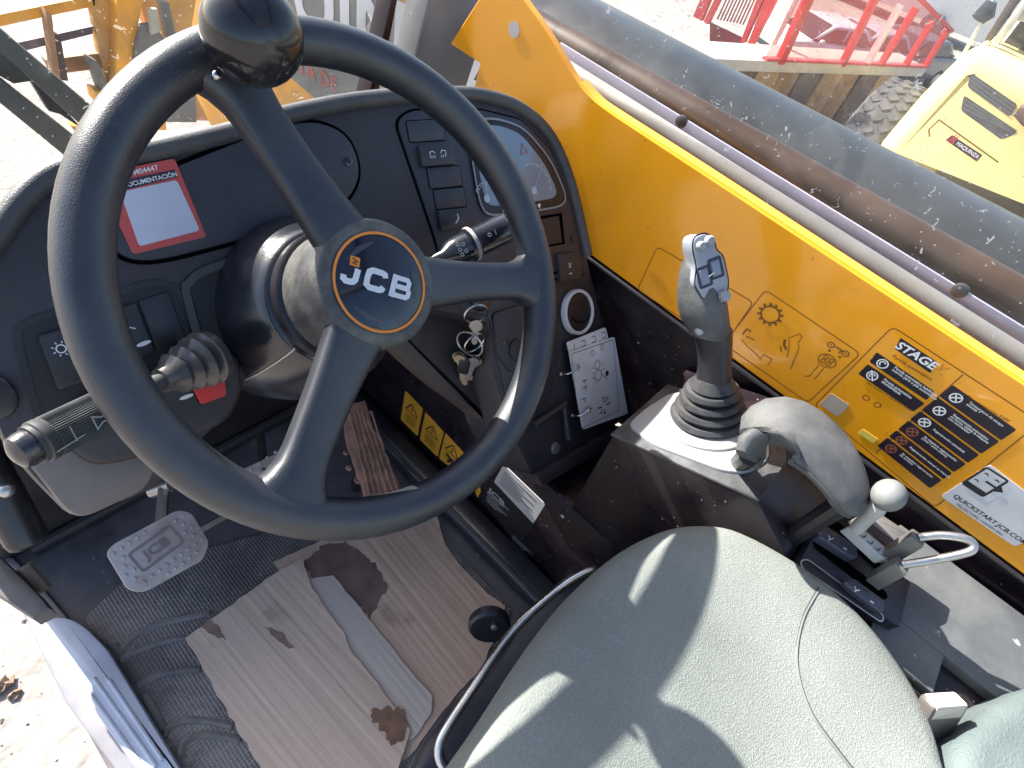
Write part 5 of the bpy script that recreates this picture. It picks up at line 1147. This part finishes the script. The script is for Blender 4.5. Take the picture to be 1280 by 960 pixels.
mb = MB(); mb.stroke(fb, [(bl*.05,-.02),(bl*.10,.03),(bl*.13,-.01),(bl*.17,.035),(bl*.19,-.02)], .012, .010); obj('badge_mark', mb, REDP, bo_)
mb = MB(); mb.stroke(RX, RX.pts([(1162,171),(1161,162),(1174,150),(1248,203)], .003), .010, .004); obj('panel_line', mb, mat('line_olive', (.22,.15,.03), .6), rr_)
# tyre with lugs
tcen = V((5.95, .44, -.70)); tf = Fr(tcen, (1,0,0), (0,0,1))
TY = mat('tyre_rubber', (.09,.087,.09), .8, dust=.5, dcol=(.34,.32,.31)); to_ = recalc(obj('tyre', MB().lathe(tf, [(.33,-.22),(.52,-.24),(.60,-.20),(.63,-.08),(.63,.08),(.60,.20),(.52,.24),(.33,.22)], 48), TY, rr_))
for k in range(38):
    for s_ in (-1.5, -.5, .5, 1.5):
        a = 2*math.pi*(k+(.5 if s_ in (-.5, 1.5) else 0))/38; rad = .622 if abs(s_) < 1 else .606
        fr_ = Fr(tf.p(rad*math.cos(a), rad*math.sin(a), s_*.105), tf.z, tf.x*-math.sin(a)+tf.y*math.cos(a))
        mb = MB(); mb.prism(fr_, [(-.047,-.008),(.0,-.046),(.047,-.008),(.047,.008),(.0,.046),(-.047,.008)], -.02, .018, bev=.004, seg=1); obj('lug', mb, TY, to_)
obj('wheel_disc', MB().lathe(tf, [(.33,-.2),(.33,.2)], 24), RY, to_)
# cab posts, window, mirror, exhaust
def pr_(px, nm, m_, h0, h1, par=None): return obj(nm, MB().prism(RX, RX.pts(px), h0, h1, bev=.006), m_, par or rr_)
WP = mat('white_paint_far', (.62,.62,.60), .4, dust=.15); CG = mat('cab_glass_dark', (.05,.05,.06), .1)
pr_([(1214,58),(1222,60),(1278,-20),(1262,-20)], 'cab_post', mat('post_brown', (.12,.10,.10), .5), -.6, -.5)
pr_([(1224,62),(1232,66),(1300,-30),(1288,-30)], 'cab_post', WP, -.58, -.5)
pr_([(1232,68),(1290,98),(1360,60),(1300,-20)], 'cab_window', CG, -.72, -.70)
pr_([(1240,30),(1262,12),(1300,30),(1300,70),(1266,36)], 'cab_panel', WP, -.68, -.60)
pr_([(1186,82),(1190,84),(1246,-20),(1243,-20)], 'mirror_arm', WP, -.35, -.30)
mo = pr_([(1205,22),(1224,2),(1236,6),(1232,26),(1220,34),(1208,28)], 'mirror', mat('mirror_dark', (.07,.08,.09), .15), -.36, -.28)
pr_([(1270,140),(1278,130),(1320,140),(1320,180),(1280,152)], 'exhaust', mat('exhaust_brown', (.12,.07,.05), .5), .02, .14)
# far white truck behind everything
fk = thing('white_truck', 'white truck body standing far behind the trailer', 'truck', (36,6,LOWZ))
tb = Fr((36,0,0), (0,-1,0), (0,0,1))
obj('body', MB().box(tb, -16., -2.5, LOWZ+.55, 1.2, -2.4, 0, bev=.05), mat('truck_white', (.66,.66,.65), .5, dust=.1), fk)
for y in (13., 5.0):
    obj('wheel', MB().lathe(Fr((36.0,y,LOWZ+.5),(0,1,0),(0,0,1)), [(.5,-.3),(.5,.05)], 24), TY, fk)
obj('marker_plate', MB().box(tb, -5.2,-4.7,-1.6,-1.4,.001,.01), GREY, fk)
